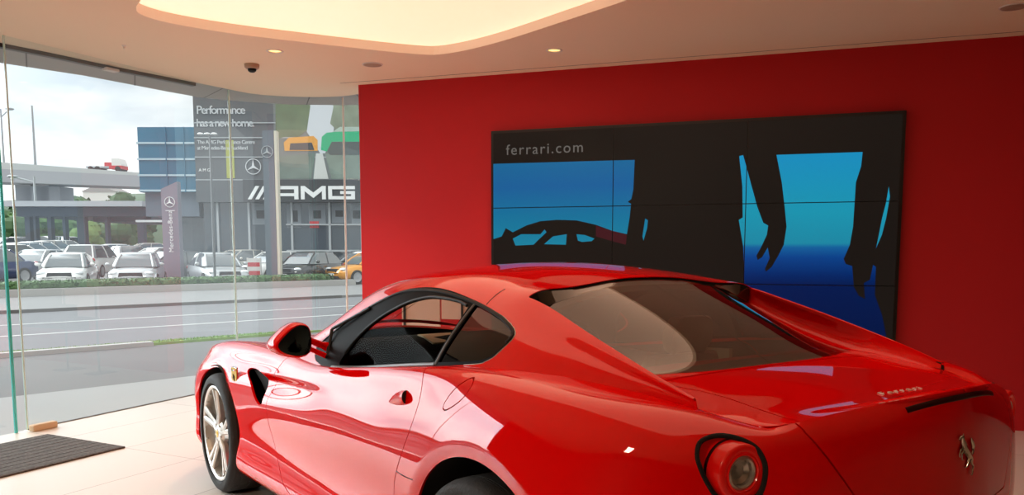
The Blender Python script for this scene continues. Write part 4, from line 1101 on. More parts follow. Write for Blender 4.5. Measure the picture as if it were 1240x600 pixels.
PICS = [('lit_sky', SKY1, M_SKYL), ('lit_window', [(1.585,1.481),(1.664,1.52),(1.847,1.519),(1.886,1.561),(1.904,1.536),(1.822,1.463),(1.783,1.426),(1.611,1.418)], M_SKYL),
 ('lit_window', [(1.881,1.43),(1.964,1.499),(2.091,1.518),(2.084,1.425)], M_SKYL), ('lit_window', [(2.18,1.517),(2.255,1.51),(2.343,1.478),(2.318,1.456),(2.231,1.449),(2.193,1.461)], M_SKYL),
 ('lit_gap', [(2.785,1.648),(2.809,1.631),(2.803,1.565),(2.774,1.459),(2.764,1.495)], M_SKYL), ('red_bodywork', [(2.354,1.593),(2.502,1.544),(2.629,1.512),(2.621,1.424),(2.528,1.448),(2.355,1.497)], M_MAR),
 ('lit_sky', [(3.84,2.144),(4.482,2.142),(4.475,2.031),(4.442,1.908),(4.439,1.751),(4.435,1.563),(4.417,1.42),(4.376,1.309),(4.393,1.268),(4.441,1.252),(4.459,1.086),(4.498,1.017),(4.546,.992),(4.532,1.119),(4.575,1.145),(4.593,1.263),(4.614,1.247),(4.615,1.025),(4.674,.867),(4.71,.709),(4.719,.439),(3.644,.439),(3.619,1.094),(3.601,1.405),(3.56,1.626),(3.591,1.646),(3.581,1.898),(3.549,2.145),(3.58,2.151),(3.608,2.059),(3.65,1.912),(3.703,1.732),(3.754,1.601),(3.793,1.578),(3.785,1.503),(3.744,1.405),(3.708,1.333),(3.719,1.297),(3.753,1.32),(3.795,1.399),(3.813,1.314),(3.778,1.225),(3.788,1.202),(3.831,1.241),(3.878,1.33),(3.919,1.421),(3.936,1.567),(3.916,1.729),(3.888,1.922)], M_SKYR),
 ('lit_gap', [(4.68,1.871),(4.692,1.793),(4.671,1.623),(4.647,1.498),(4.608,1.389),(4.62,1.467),(4.642,1.623),(4.666,1.747)], M_SKYR)]
for nm, poly, m in PICS:
    mb = MB()
    for V, F in picture(nm, poly, m, .0556): mb.add(V, F)
    mb.build(nm, m, vw, recalc=False)
T = Matrix.Translation(on_wall(1.520, 2.228, .0562))@frame((0, 0, 0), tuple(WT), (0, 0, 1))
tx = text_mb('ferrari.com', .132, .001, T, spacing=1.18); tx.build('screen_lettering', M_SCRT, vw)

# pale information board standing between the car and the red wall, seen through the car's windows
ib = thing('information_board', (4.62, -1.40, 0), math.atan2(WT.y, WT.x)); tag(ib, 'pale information board on two legs, seen through the car side windows', 'sign board')
M_BOARD = mat('board_paper', (.66, .44, .38), .6); M_INK = mat('board_print', (.42, .28, .22), .7)
pb = MB().box(-.19, .19, -.008, .008, .62, .955, .003).build('panel', M_BOARD, ib); p2 = MB().box(.205, .46, -.008, .008, .76, .935, .003).build('panel', M_BOARD, ib)
for k in range(3): MB().box(-.15, .13-.03*k, .007, .011, .895-.035*k, .907-.035*k).build('printed_line', M_INK, pb)
MB().box(.30, .40, .007, .011, .89, .915).build('printed_line', M_INK, p2)
MB().box(-.17, -.15, -.02, -.006, 0, .94).box(.40, .42, -.02, -.006, 0, .92).box(-.19, .46, -.03, -.012, .60, .63).box(-.26, -.06, -.14, .14, 0, .012, .003).box(.31, .51, -.14, .14, 0, .012, .003).build('stand', M_DARK, ib)
# ---------------------------------------------------------------- the street outside
SD = Vector((.17, -.985, 0)).normalized(); SN = Vector((.985, .17, 0)).normalized()      # along the road / away across the road
CAMP = Vector((-2.006, 2.169, 1.386)); FWH = Vector((math.cos(-.604), math.sin(-.604), 0)); RT = Vector((math.sin(-.604), -math.cos(-.604), 0))
def far(x, y, D):
    """a place D metres ahead, given as bearing and height read off the photograph"""
    pt = math.atan(1000/9700.); dcy = 1000*1000/9700.
    fw = FWH*math.cos(pt)-Vector((0, 0, math.sin(pt))); up = RT.cross(fw)
    r = fw+RT*((x-620)/1000.)-up*((y-(302+dcy))/1000.)
    k = D/r.dot(FWH); return CAMP+r*k
def ab(a, b, z=0.): p = SD*a+SN*b; return Vector((p.x, p.y, z))
M_ASPH = mat('asphalt', (.15, .15, .158), .85, noise=.18, nscale=.8); M_ASPH2 = mat('driveway_asphalt', (.12, .118, .115), .85, noise=.15, nscale=1.2)
M_PAVE = mat('concrete_paving', (.30, .30, .29), .8, noise=.06, nscale=1.5); M_PATH = mat('footpath_concrete', (.22, .218, .215), .85, noise=.08, nscale=1.)
M_KERB = mat('kerb_concrete', (.42, .41, .39), .8); M_LINE = mat('road_paint', (.50, .50, .49), .7); M_LOT = mat('car_yard_ground', (.22, .22, .22), .85, noise=.1, nscale=.5)
def strip(name, b0, b1, a0, a1, z0, z1, m):
    mb = MB(); P = [ab(a0, b0), ab(a1, b0), ab(a1, b1), ab(a0, b1)]
    mb.prism([(p.x, p.y) for p in P], z0, z1); o = mb.build(name, m); o['kind'] = 'structure'; return o
mb = MB(); pv = [ab(-16, 7.0), ab(4, 7.45), ab(8, 7.6), ab(8, 5.6)]
mb.prism([(g[0]+.015, g[1]) for g in GLASSLINE]+[(5.0, -2.2), (4.0, -6)]+[(ab(9, 7.6).x, ab(9, 7.6).y), (ab(-14, 6.8).x, ab(-14, 6.8).y)], -.10, -.012); mb.build('paving', M_PAVE)['kind'] = 'structure'
strip('driveway', 5.5, 10.75, -40, 60, -.12, -.03, M_ASPH2)
strip('road', 10.7, 19.5, -60, 90, -.13, -.045, M_ASPH)
strip('verge_kerb', 10.70, 10.84, -40, 2.2, -.10, .03, M_KERB)
strip('footpath', 19.45, 25.2, -60, 90, -.12, .02, M_PATH)
strip('road_kerb', 19.35, 19.47, -60, 11, -.12, .03, mat('dark_kerb', (.13, .125, .12), .9))
strip('car_yard', 26.6, 180, -120, 160, -.30, -.12, M_LOT)
strip('far_ground', -60, 5.6, -120, -22, -.14, -.05, M_PAVE)
for nm, b, a0, a1, w in (('road_marking', 11.17, 1.8, 60, .10), ('road_marking', 13.88, -40, 60, .12), ('road_marking', 16.15, -40, 60, .12)):
    o = strip(nm, b-w/2, b+w/2, a0, a1, -.046, -.040, M_LINE)
    tag(o, {11.17: 'white painted line at the near edge of the road beside the grass', 13.88: 'middle of the three white painted lines along the road', 16.15: 'farthest white painted line across the road'}[b], 'road marking')
# grass verge: short blades on a strip of turf
M_GRASS = mat('verge_grass', (.20, .34, .07), .8, noise=.3, nscale=6)
gm = MB(); P = [ab(-30, 10.84), ab(5.2, 10.84), ab(4.2, 10.98), ab(-30, 11.35)]; gm.prism([(p.x, p.y) for p in P], -.06, .0)
for k in range(5200):
    a = rng.uniform(-8, 4.6); b = rng.uniform(10.86, 11.25-.25*max(0, (a+8)/12.6)); p = ab(a, b, -.01); h = rng.uniform(.02, .045); t = rng.uniform(0, 6.28); d = Vector((math.cos(t), math.sin(t), 0))*.012
    gm.add([p-d, p+d, p+Vector((rng.uniform(-.02, .02), rng.uniform(-.02, .02), h))], [(0, 1, 2)])
tag(gm.build('grass', M_GRASS, recalc=False), 'strip of bright green grass along the near kerb of the road', 'grass', kind='stuff')
kb = strip('kerb_strip', 25.2, 25.45, -60, 15.4, -.1, .23, M_KERB)
strip('planting_bed', 25.45, 26.6, -60, 15.2, -.1, .20, mat('soil', (.10, .08, .06), .95))
# hedge
M_HEDGE = mat('hedge_leaves', (.075, .15, .05), .8, noise=.5, nscale=5, bump=.8, bscale=14)
hm = MB()
def hedge(a0, a1):
    n = int((a1-a0)/.12)
    prof = [(25.55, .15), (25.50, .26), (25.52, .37), (25.62, .42), (26.0, .44), (26.3, .42), (26.42, .34), (26.4, .15)]
    V = []; m_ = len(prof)
    for i in range(n+1):
        for (b, z) in prof:
            e = min(1, (i+.3)/3., (n-i+.3)/3.); V.append(ab(a0+(a1-a0)*i/n+rng.uniform(-.03, .03), 26.+(b-26.)*(.6+.4*e)+rng.uniform(-.035, .035), .15+(z-.15)*(.7+.3*e)+rng.uniform(-.03, .03)))
    hm.add(V, [(i*m_+k, (i+1)*m_+k, (i+1)*m_+k+1, i*m_+k+1) for i in range(n) for k in range(m_-1)]+[tuple(range(m_)), tuple(n*m_+k for k in range(m_))])
    for k in range(int((a1-a0)*160)):
        a = rng.uniform(a0, a1); s = rng.random(); b, z = (25.49+rng.uniform(0, .04), rng.uniform(.2, .4)) if s < .5 else (rng.uniform(25.5, 26.4), .43)
        p = ab(a, b, z); u = Vector((rng.uniform(-1, 1), rng.uniform(-1, 1), rng.uniform(-.6, 1))).normalized()*.05; v = u.cross(Vector((rng.uniform(-1, 1), rng.uniform(-1, 1), rng.uniform(-1, 1)))).normalized()*.03
        hm.add([p-u, p+v, p+u, p-v], [(0, 1, 2, 3)])
hedge(-14, 14.6)
tag(hm.build('hedge', M_HEDGE, smooth=False, recalc=False), 'low clipped green hedge along the pale kerb wall across the road', 'hedge')

# ---------------------------------------------------------------- parked cars
M_CW = mat('parked_car_window', (.10, .12, .13), .06, coat=1., spec=1.); M_PT = mat('parked_car_tyre', (.02, .02, .02), .8); M_PR = mat('parked_car_wheel', (.45, .45, .46), .35, metal=.8)
M_HL = mat('headlamp', (.75, .78, .80), .1, coat=1.); M_TL = mat('parked_tail_lamp', (.45, .01, .015), .2, coat=1.); M_GR = mat('grille_black', (.02, .02, .022), .4); M_PL = mat('plate_white', (.8, .8, .78), .5)
PAINTS = {'white': mat('white_car_paint', (.80, .80, .78), .3, coat=1.), 'silver': mat('silver_car_paint', (.50, .52, .53), .3, metal=.3, coat=1.), 'dark': mat('charcoal_car_paint', (.06, .065, .075), .3, coat=1.),
          'black': mat('black_car_paint', (.012, .013, .015), .25, coat=1.), 'blue': mat('navy_car_paint', (.03, .05, .13), .3, coat=1.), 'red': mat('maroon_car_paint', (.35, .03, .03), .3, coat=1.),
          'orange': mat('orange_car_paint', (.80, .33, .02), .3, coat=1.), 'beige': mat('champagne_car_paint', (.52, .50, .45), .3, metal=.3, coat=1.)}
def loft(mb, secs):
    m_ = len(secs[0]); V = [p for s in secs for p in s]
    mb.add(V, [(i*m_+k, (i+1)*m_+k, (i+1)*m_+k+1, i*m_+k+1) for i in range(len(secs)-1) for k in range(m_-1)]+[tuple(range(m_-1, -1, -1)), tuple((len(secs)-1)*m_+k for k in range(m_))])
def make_parked(kind):
    L = {'sedan': 4.6, 'wagon': 4.6, 'hatch': 4.3}[kind]; h = {'sedan': 1.44, 'wagon': 1.62, 'hatch': 1.46}[kind]
    f, r = L*.5, -L*.5
    root = thing('parked_car'); body = MB(); secs = []
    belt = {'sedan': .92, 'wagon': 1.0, 'hatch': .94}[kind]
    st = [(r, .66, .40, .78), (r+.08, .80, .28, belt-.06 if kind == 'sedan' else belt), (r+.5, .89, .22, belt+.03), (r+1.2, .90, .2, belt+.01), (0, .905, .2, belt-.01), (f-1.5, .90, .2, belt-.04), (f-.9, .885, .2, belt-.10), (f-.35, .85, .22, belt-.19), (f-.08, .74, .30, belt-.30), (f, .58, .38, belt-.40)]
    for x, w, z0, z1 in st:
        s = []
        for (y, z) in ((.0, z0), (.86, z0), (.97, z0+.10), (1.0, z0+.34*(z1-z0)+.1), (.985, z0+.70*(z1-z0)), (.93, z1-.03), (.80, z1+.015), (.4, z1+.04), (0, z1+.045)): s.append((x, y*w, z))
        secs.append(s+[(x, -y, z) for (x, y, z) in reversed(s[1:-1])]+[s[0]])
    loft(body, secs); body.build('body', PAINTS['white'], root, smooth=True, sharp=50)
    # cabin: dark glass with a painted roof and pillars
    rear_b, rear_t = {'sedan': (r+.62, r+1.25), 'wagon': (r+.16, r+.52), 'hatch': (r+.22, r+.85)}[kind]
    fb, ft = f-1.12, f-1.95
    cab = MB(); mid = [(rear_b, rear_t), ((rear_b*.5+fb*.5), (rear_t+ft)/2), (fb, ft)]
    def ring(z, t):  # outline of the cabin at height fraction t
        w = .83-.19*t; out = []
        xs = [rear_b+(rear_t-rear_b)*t, rear_b+(rear_t-rear_b)*t+.12, (rear_b+fb)/2*(1-t)+(rear_t+ft)/2*t, fb+(ft-fb)*t-.18, fb+(ft-fb)*t]; ws = [w*.86, w, w*1.02, w, w*.84]
        return [(x, y, z) for x, y in zip(xs, ws)]+[(x, -y, z) for x, y in zip(reversed(xs), reversed(ws))]
    zs = [(belt-.02, 0), (belt+(h-belt)*.5, .46), (h-.07, .90), (h-.025, 1.02)]
    V = [p for z, t in zs for p in ring(z, t)]; m_ = 10
    cab.add(V, [(i*m_+k, i*m_+(k+1) % m_, (i+1)*m_+(k+1) % m_, (i+1)*m_+k) for i in range(3) for k in range(m_)]); cab.build('windows', M_CW, root, smooth=True, sharp=30)
    rf = MB(); A = ring(h-.06, .93); B2 = [(x*1-(x-(rear_t+ft)/2)*.12, y*.90, h) for x, y, z in A]; C2 = [(x-(x-(rear_t+ft)/2)*.5, y*.45, h+.025) for x, y, z in A]
    rf.add(A+B2+C2, [(i*10+k, i*10+(k+1) % 10, (i+1)*10+(k+1) % 10, (i+1)*10+k) for i in range(2) for k in range(10)]+[tuple(range(20, 30))])
    lo, hi = ring(belt-.02, 0), ring(h-.05, .93); mdr = ring(belt+(h-belt)*.5, .46)
    for k in (0, 4, 5, 9): rf.tube([lo[k], mdr[k], hi[k]], [.045, .04, .035], 6)
    for k in (2, 7): rf.tube([lo[k], mdr[k], hi[k]], [.03, .03, .03], 6)
    rf.build('roof', PAINTS['white'], root, smooth=True, sharp=50)
    for sx, x in ((1, f-.85), (-1, r+.82)):
        for s in (1, -1):
            w = MB().lathe([(.30, .80), (.325, .82), (.325, .90), (.30, .915), (.22, .91)], 24, 'y', c=(x, 0, .325))
            hub = MB().lathe([(.22, .905), (.20, .895), (.06, .905), (.0, .91)], 20, 'y', c=(x, 0, .325))
            for mb in (w, hub):
                if s < 0: mb.flipy()
            wo = w.build('wheel', M_PT, root, smooth=True); hub.build('hub', M_PR, wo, smooth=True)
    for s in (1, -1):
        hl = MB().ball((f-.26, s*.64, belt-.24), .14, 10, 8, (1.2, 1.25, .60)); hl.build('headlight', M_HL, root, smooth=True)
        tl = MB().ball((r+.10, s*.68, belt-.12), .14, 10, 8, (.7, 1.1, .75)); tl.build('tail_light', M_TL, root, smooth=True)
        mi = MB().ball((f-1.45, s*.98, belt+.08), .10, 10, 8, (.6, 1., .7)); mi.build('wing_mirror', PAINTS['white'], root, smooth=True)
    MB().prism([(-.45, belt-.40), (.45, belt-.40), (.40, belt-.22), (-.40, belt-.22)], f-.20, f-.005, 'x').build('grille', M_GR, root)
    MB().prism([(-.60, .27), (.60, .27), (.55, .38), (-.55, .38)], f-.2, f+.005, 'x').build('air_intake', M_GR, root)
    MB().box(f-.02, f+.012, -.24, .24, .40, .50).build('number_plate', M_PL, root)
    MB().box(r-.01, r+.05, -.24, .24, .62, .72).build('number_plate', M_PL, root)
    return root
PROT = {k: None for k in ('sedan', 'wagon', 'hatch')}
def yard_z(b): return max(0., .022*(b-34))-.12
def park(kind, px, D, head, paint, label, zoff=0., group='cars parked in the yard'):
    if PROT[kind] is None: PROT[kind] = make_parked(kind); o = PROT[kind]; first = True
    else: o = copy_tree(PROT[kind]); first = False
    p = far(px, 302, D); o.location = (p.x, p.y, yard_z(p.dot(SN))+zoff); o.rotation_euler = (0, 0, math.atan2(CAMP.y-p.y, CAMP.x-p.x)+head)
    for c in o.children:
        if c.data.materials and c.name.split('.')[0] in ('body', 'roof', 'wing_mirror'):
            c.material_slots[0].link = 'OBJECT'; c.material_slots[0].material = PAINTS[paint]
    o.scale = (.93, .93, .95); tag(o, label, 'car', group); return o
TOW = math.atan2(-FWH.y, -FWH.x)
park('sedan', 82, 31.5, -.15, 'white', 'white sedan facing the road behind the hedge, left of the grey sign pylon')
park('sedan', 166, 31.5, -.12, 'silver', 'silver sedan facing the road just left of the grey sign pylon')
park('sedan', 262, 33, .22, 'silver', 'pale silver sedan facing the road behind the thin dark flag pole')
park('sedan', 46, 36.5, -.45, 'silver', 'grey sedan at the left, half hidden behind the white sedan')
park('wagon', 114, 40.5, math.pi-.35, 'white', 'white sport utility car seen from behind with a red tail light')
park('hatch', 150, 47, math.pi+.3, 'black', 'small black car parked beside the white car with red tail light')
park('sedan', 191, 45, -.9, 'white', 'white car half hidden behind the grey sign pylon')
park('hatch', 203, 36.5, -1.0, 'dark', 'dark car peeping out left of the pylon foot')
for k, (px, D, c, lb) in enumerate(((-30, 32, 'blue', 'dark blue car cut off by the left edge of the view outside'), (2, 41, 'white', 'nearest of the angled white cars at the far left of the yard'), (20, 46, 'silver', 'silver car, second in the angled row at the far left'), (37, 51, 'white', 'white car, third in the angled row at the far left'), (53, 56, 'beige', 'champagne car, fourth in the angled row at the far left'), (68, 59, 'white', 'white car, last of the angled row, below the grey van'))):
    park('sedan', px, D, -.95, c, lb, .12)
park('wagon', 94, 65, .3, 'dark', 'dark people carrier behind the rows of pale cars', .1); park('wagon', 84, 72, .2, 'silver', 'grey van with the highest roof at the back of the car yard', .1)
for px, D, c, lb in ((4, 62, 'dark', 'dark car at the back left of the yard, first from the left'), (20, 69, 'black', 'black car at the back of the yard, second from the left'), (37, 74.5, 'dark', 'charcoal car at the back of the yard, third from the left'), (60, 81, 'blue', 'navy car at the back of the yard beside the grey van')):
    park('hatch', px, D, -.8, c, lb, .2)
park('sedan', 132, 53, -1.3, 'white', 'white car behind the sport utility car in the middle of the yard', .0); park('sedan', 176, 60, -1.4, 'beige', 'pale car side on below the dark canopy', .0)
park('hatch', 372, 36.5, -.55, 'black', 'black hatchback in front of the showroom with white lettering')
park('sedan', 334, 40, -.75, 'white', 'white car nose half hidden behind the tall black pylon')
park('sedan', 290, 42.5, -.8, 'beige', 'champagne car behind the silver sedan, right of the flag pole')
park('sedan', 452, 37, -1.0, 'orange', 'orange car cut off by the red wall at the right end of the glass'); park('hatch', 430, 43.2, -1.45, 'dark', 'dark car side on close to the showroom windows')
# striped barrier
bt = thing('barrier', tuple(far(308, 330, 35.5)*1)); bt.location.z = 0; bt.rotation_euler = (0, 0, TOW); tag(bt, 'red and white striped board standing right of the silver sedan', 'barrier')
M_RS = mat('barrier_red', (.60, .04, .05), .5); M_WS = mat('barrier_white', (.75, .73, .70), .5)
for k in range(5): MB().box(-.03, .03, -.26, .26, .10+.18*k, .28+.18*k).build('stripe_board', M_RS if k % 2 else M_WS, bt)
MB().box(-.05, .05, -.30, -.26, 0, 1.02).box(-.05, .05, .26, .30, 0, 1.02).build('frame', M_WS, bt)

# ---------------------------------------------------------------- buildings
M_CLAD = mat('charcoal_cladding', (.085, .095, .105), .55, noise=.05, nscale=.5); M_CLAD2 = mat('black_fascia', (.030, .034, .040), .45); M_SHOPGL = mat('dark_shop_glass', (.035, .055, .075), .06, coat=1., noise=.3, nscale=.25)
M_WHITEL = mat('white_letters', (.85, .86, .86), .5); M_GREYL = mat('pale_letters', (.62, .64, .66), .5); M_MULL = mat('pale_mullion', (.42, .45, .47), .5)
DB = 47.
FX, FY = RT, Vector((0, 0, 1)); FZ = FX.cross(FY)        # facade axes; FZ faces the road
FO = far(236.5, 200, DB); FO.z = 0
def fpos(px, py): p = far(px, py, DB)-FO; return (p.dot(RT), p.z)
def onf(d): return frame(FO+FZ*d, FX, FY)
if FZ.dot(FWH) > 0: FZ = -FZ
def T_f(x, z, d): return FO+RT*x+Vector((0, 0, z))+(-FWH)*d
def fbox(mb, x0, x1, z0, z1, d0, d1):
    V = [T_f(x, z, d) for x in (x0, x1) for z in (z0, z1) for d in (d0, d1)]; mb.add(V, [(0,1,3,2),(4,6,7,5),(0,4,5,1),(2,3,7,6),(0,2,6,4),(1,5,7,3)]); return mb
def fm(x, z, d): o = T_f(x, z, d); return frame(o, RT, (0, 0, 1))
bl_ = thing('showroom_building', (0, 0, 0)); tag(bl_, 'charcoal showroom building across the road with large white letters on a black band', 'building')
x_end = fpos(560, 300)[0]; xs0 = 0.; z1 = fpos(300, 245)[1]; z2 = fpos(300, 218)[1]
fbox(MB(), xs0, x_end, z2, 14.0, -14, 0).build('upper_wall', M_CLAD, bl_)
fbox(MB(), fpos(296, 232)[0], x_end, z1, z2, -10, .25).build('black_band', M_CLAD2, bl_)
fbox(MB(), xs0, fpos(296, 232)[0], z1, z2, -10, .05).build('wall_panel', M_CLAD, bl_)
g = fbox(MB(), xs0+.2, x_end, .15, z1, -.6, -.45).build('shop_window', M_SHOPGL, bl_)
fbox(MB(), xs0, x_end, -.1, .15, -10, .0).build('plinth', M_PATH, bl_)
fbox(MB(), xs0, x_end, .15, z1, -10, -4.).build('back_wall', M_CLAD, bl_)
for px in (262, 300, 322, 352, 398, 437, 480): x = fpos(px, 290)[0]; fbox(MB(), x-.06, x+.06, .15, z1, -.45, -.30).build('mullion', M_MULL, g)
z = fpos(0, 304)[1]; fbox(MB(), fpos(345, 290)[0], x_end, z-.05, z+.05, -.45, -.28).build('transom', M_MULL, g); z = fpos(0, 272)[1]; fbox(MB(), fpos(345, 290)[0], x_end, z-.04, z+.04, -.45, -.30).build('transom', M_MULL, g)
# painted reflection of a pale building and its windows in the shop glass
for (a, b_, c, d_) in ((303, 322, 247, 272), (345, 362, 247, 276), (372, 392, 247, 272), (400, 418, 247, 270), (424, 436, 247, 272)):
    (xa, za), (xb, zb) = fpos(a, d_), fpos(b_, c); f_ = fbox(MB(), xa, xb, za, zb, -.449, -.43).build('painted_reflection', mat('reflected_building', (.20, .23, .26), .5), g)
    xm = (xa+xb)/2; fbox(MB(), xm-.22, xm+.22, za+.35, zb-.35, -.43, -.42).build('reflected_window', M_CLAD2, f_)
(xa, za), (xb, zb) = fpos(373, 276), fpos(384, 268); fbox(MB(), xa, xb, za, zb, -.44, -.40).build('red_reflection', M_RS, g)  # small red box painted in as a reflection on the shop glass
for py in (149, 167, 190.5, 218): z = fpos(0, py)[1]; fbox(MB(), xs0, x_end, z-.025, z+.025, 0, .06).build('panel_joint', M_MULL, bl_)
(xa, za), (xb, zb) = fpos(275, 216), fpos(283, 170); fbox(MB(), xa, xb, za, zb, 0, .05).build('yellow_green_panel', mat('lime_panel', (.40, .42, .08), .6), bl_)
# lettering
(xa, za), (xb, zb) = fpos(304, 242), fpos(432, 226); H = zb-za
def fpoly(nm, polys, d0, d1, m, par):
    mb = MB()
    for P in polys: mb.prism(P, 0, d1-d0, M=Matrix.Translation(-FWH*d0)@fm(0, 0, 0))
    return mb.build(nm, m, par)
def gx(px): return fpos(px, 235)[0]
Z0, Z1 = za, zb; sl_ = H*.62
def stroke(x0, x1, w): return [(x0, Z0), (x0+w, Z0), (x1+w, Z1), (x1, Z1)]
w_ = gx(309)-gx(304)
let = [stroke(gx(302), gx(302)+sl_, w_*.9), stroke(gx(311), gx(311)+sl_, w_*.9), stroke(gx(320), gx(320)+sl_, w_*.9)]
a0, a1 = gx(329), gx(363); t_ = H*.24
let += [[(a0, Z0), (a0+t_*1.35, Z0), (a0+sl_+t_*1.2, Z1), (a0+sl_, Z1)], [(a0+sl_, Z1), (a0+sl_, Z1-t_), (a1, Z1-t_), (a1, Z1)], [(a1-t_*1.3, Z0), (a1, Z0), (a1, Z1-t_), (a1-t_*1.3, Z1-t_)], [(a0+sl_*.6, Z0+H*.24), (a0+sl_*.6+t_, Z0+H*.24+t_*.9), (a1-t_*1.3, Z0+H*.24+t_*.9), (a1-t_*1.3, Z0+H*.24)]]
m0, m1 = gx(366), gx(396); mc = (m0+m1)/2
let += [[(m0, Z0), (m0+t_*1.2, Z0), (m0+t_*1.2, Z1), (m0, Z1)], [(m1-t_*1.2, Z0), (m1, Z0), (m1, Z1), (m1-t_*1.2, Z1)], [(m0+t_*1.2, Z1), (m0+t_*1.2, Z1-t_*1.6), (mc, Z0+H*.1), (mc, Z0+H*.1+t_*1.7)], [(m1-t_*1.2, Z1), (mc, Z0+H*.1+t_*1.7), (mc, Z0+H*.1), (m1-t_*1.2, Z1-t_*1.6)]]
q0, q1 = gx(399), gx(431)
let += [[(q0, Z0), (q0+t_*1.2, Z0), (q0+t_*1.2, Z1), (q0, Z1)], [(q0+t_*1.2, Z1-t_), (q1, Z1-t_), (q1, Z1), (q0+t_*1.2, Z1)], [(q0+t_*1.2, Z0), (q1, Z0), (q1, Z0+t_), (q0+t_*1.2, Z0+t_)], [(q1-t_*1.2, Z0+t_), (q1, Z0+t_), (q1, Z0+H*.62), (q1-t_*1.2, Z0+H*.62)], [(q0+(q1-q0)*.45, Z0+H*.40), (q1-t_*1.2, Z0+H*.40), (q1-t_*1.2, Z0+H*.62), (q0+(q1-q0)*.45, Z0+H*.62)]]
for k, P in enumerate((let[0:1], let[1:2], let[2:3], let[3:7], let[7:11], let[11:])): fpoly('letter' if k > 2 else 'slanted_bar', P, .25, .33, M_WHITEL, bl_)
def ftext(s, px, py, hpx, col, shear=0., sp=1.): x, z = fpos(px, py); k = hpx*DB/1000./.7; return text_mb(s, k, .04, fm(x, z, .03), shear=shear, spacing=sp).build('lettering', col, bl_)
ftext('Performance', 238, 138, 9.5, M_GREYL, sp=.82); ftext('has a new home.', 238, 153.5, 9.0, M_GREYL, sp=.80)
ftext('The AMG Performance Centre', 239, 174.5, 4.4, M_GREYL, sp=.86); ftext('at Mercedes-Benz Auckland', 239, 181.5, 4.4, M_GREYL, sp=.86); ftext('AMG', 241, 208, 3.6, M_WHITEL, sp=1.5)
def star(T, R, m, par, nm='star_emblem'):
    mb = MB(); n = 40; w = R*.09
    V = [T@Vector((r_*math.cos(2*math.pi*k/n), r_*math.sin(2*math.pi*k/n), z)) for z in (0, .04) for r_ in (R, R-w) for k in range(n)]
    F = []
    for k in range(n):
        j = (k+1) % n; F += [(2*n+k, 2*n+j, 3*n+j, 3*n+k), (k, j, 2*n+j, 2*n+k), (n+k, 3*n+k, 3*n+j, n+j)]
    mb.add(V, F)
    for k in range(3):
        a = math.pi/2+2*math.pi*k/3; e = (R-w*.5); P = [(e*math.cos(a), e*math.sin(a)), (R*.17*math.cos(a+math.pi/3), R*.17*math.sin(a+math.pi/3)), (0, 0), (R*.17*math.cos(a-math.pi/3), R*.17*math.sin(a-math.pi/3))]
        mb.prism(P, 0, .05, M=T)
    return mb.build(nm, m, par)
x, z = fpos(307, 202); star(fm(x, z, .03), 9.3*DB/1000, M_GREYL, bl_)
# the big printed picture: an orange and a green car on a tree-lined road
po = fbox(MB(), gx(334), gx(520), fpos(0, 217)[1], fpos(0, 100)[1], .0, .05).build('printed_picture', mat('print_grey', (.16, .18, .18), .6), bl_)
def pp(nm, P, col, d, noise=0.): return fpoly(nm, [[fpos(*q) for q in P]], d, d+.012, mat('print_'+nm, col, .6, noise=noise, nscale=1.5), po)
pp('print_sky', [(368, 100), (412, 100), (404, 160), (394, 186), (388, 186), (372, 160)], (.62, .66, .70), .05)
pp('print_trees', [(334, 100), (374, 100), (376, 130), (372, 158), (362, 166), (345, 166), (334, 170)], (.13, .18, .10), .053, .5); pp('print_trees', [(400, 100), (470, 100), (470, 160), (412, 162), (400, 150), (404, 130)], (.22, .27, .20), .053, .5)
pp('print_road', [(383, 186), (391, 186), (398, 217), (380, 217)], (.60, .62, .60), .056); pp('print_verge', [(334, 190), (382, 186), (377, 217), (334, 217)], (.15, .20, .17), .054, .4); pp('print_verge', [(394, 186), (470, 190), (470, 217), (402, 217)], (.20, .26, .22), .054, .4)
pp('print_orange_car', [(345, 183), (344, 173), (350, 167), (380, 165), (385, 170), (385, 183)], (.75, .34, .05), .06); pp('print_orange_car_grille', [(351, 182), (352, 174), (378, 173), (381, 182)], (.05, .05, .06), .07)
pp('print_green_car', [(389, 182), (390, 166), (396, 161), (420, 159), (470, 159), (470, 172), (402, 172), (396, 184)], (.02, .42, .20), .06); pp('print_green_car_glass', [(403, 160), (412, 154), (460, 154), (460, 159)], (.40, .50, .44), .064); pp('print_green_car_side', [(397, 184), (402, 172), (470, 172), (470, 188), (400, 188)], (.08, .10, .10), .066)
# blue glass block
M_BLUEGL = mat('blue_curtain_glass', (.006, .13, .23), .2, noise=.6, nscale=.22)
DG = 47.; bg = thing('office_block', (0, 0, 0)); tag(bg, 'blue glass office block left of the charcoal showroom building', 'building')
def gpt(px, py, d=0.): return far(px, py, DG)+FWH*d
p0_, p1_ = gpt(166, 154), gpt(234.8, 152); zt = p0_.z; zb_ = gpt(166, 233).z
mbx = MB(); A, B2 = Vector((p0_.x, p0_.y, 0)), Vector((p1_.x, p1_.y, 0)); dd = FWH*14
mbx.prism([tuple(p[:2]) for p in (A, B2, B2+dd, A+dd)], zb_, zt); mbx.build('glass_wall', M_BLUEGL, bg)
for py in (173.5, 193, 212.5, 231):
    z = gpt(170, py).z; m_ = MB(); a, b2 = A-FWH*.08-RT*.05, B2-FWH*.08; m_.prism([tuple(p[:2]) for p in (a, b2, b2+FWH*.1, a+dd-RT*.1, a+dd-RT*.02, a+FWH*.1)], z-.05, z+.05); m_.build('floor_line', mat('pale_blue_line', (.42, .55, .62), .5), bg)
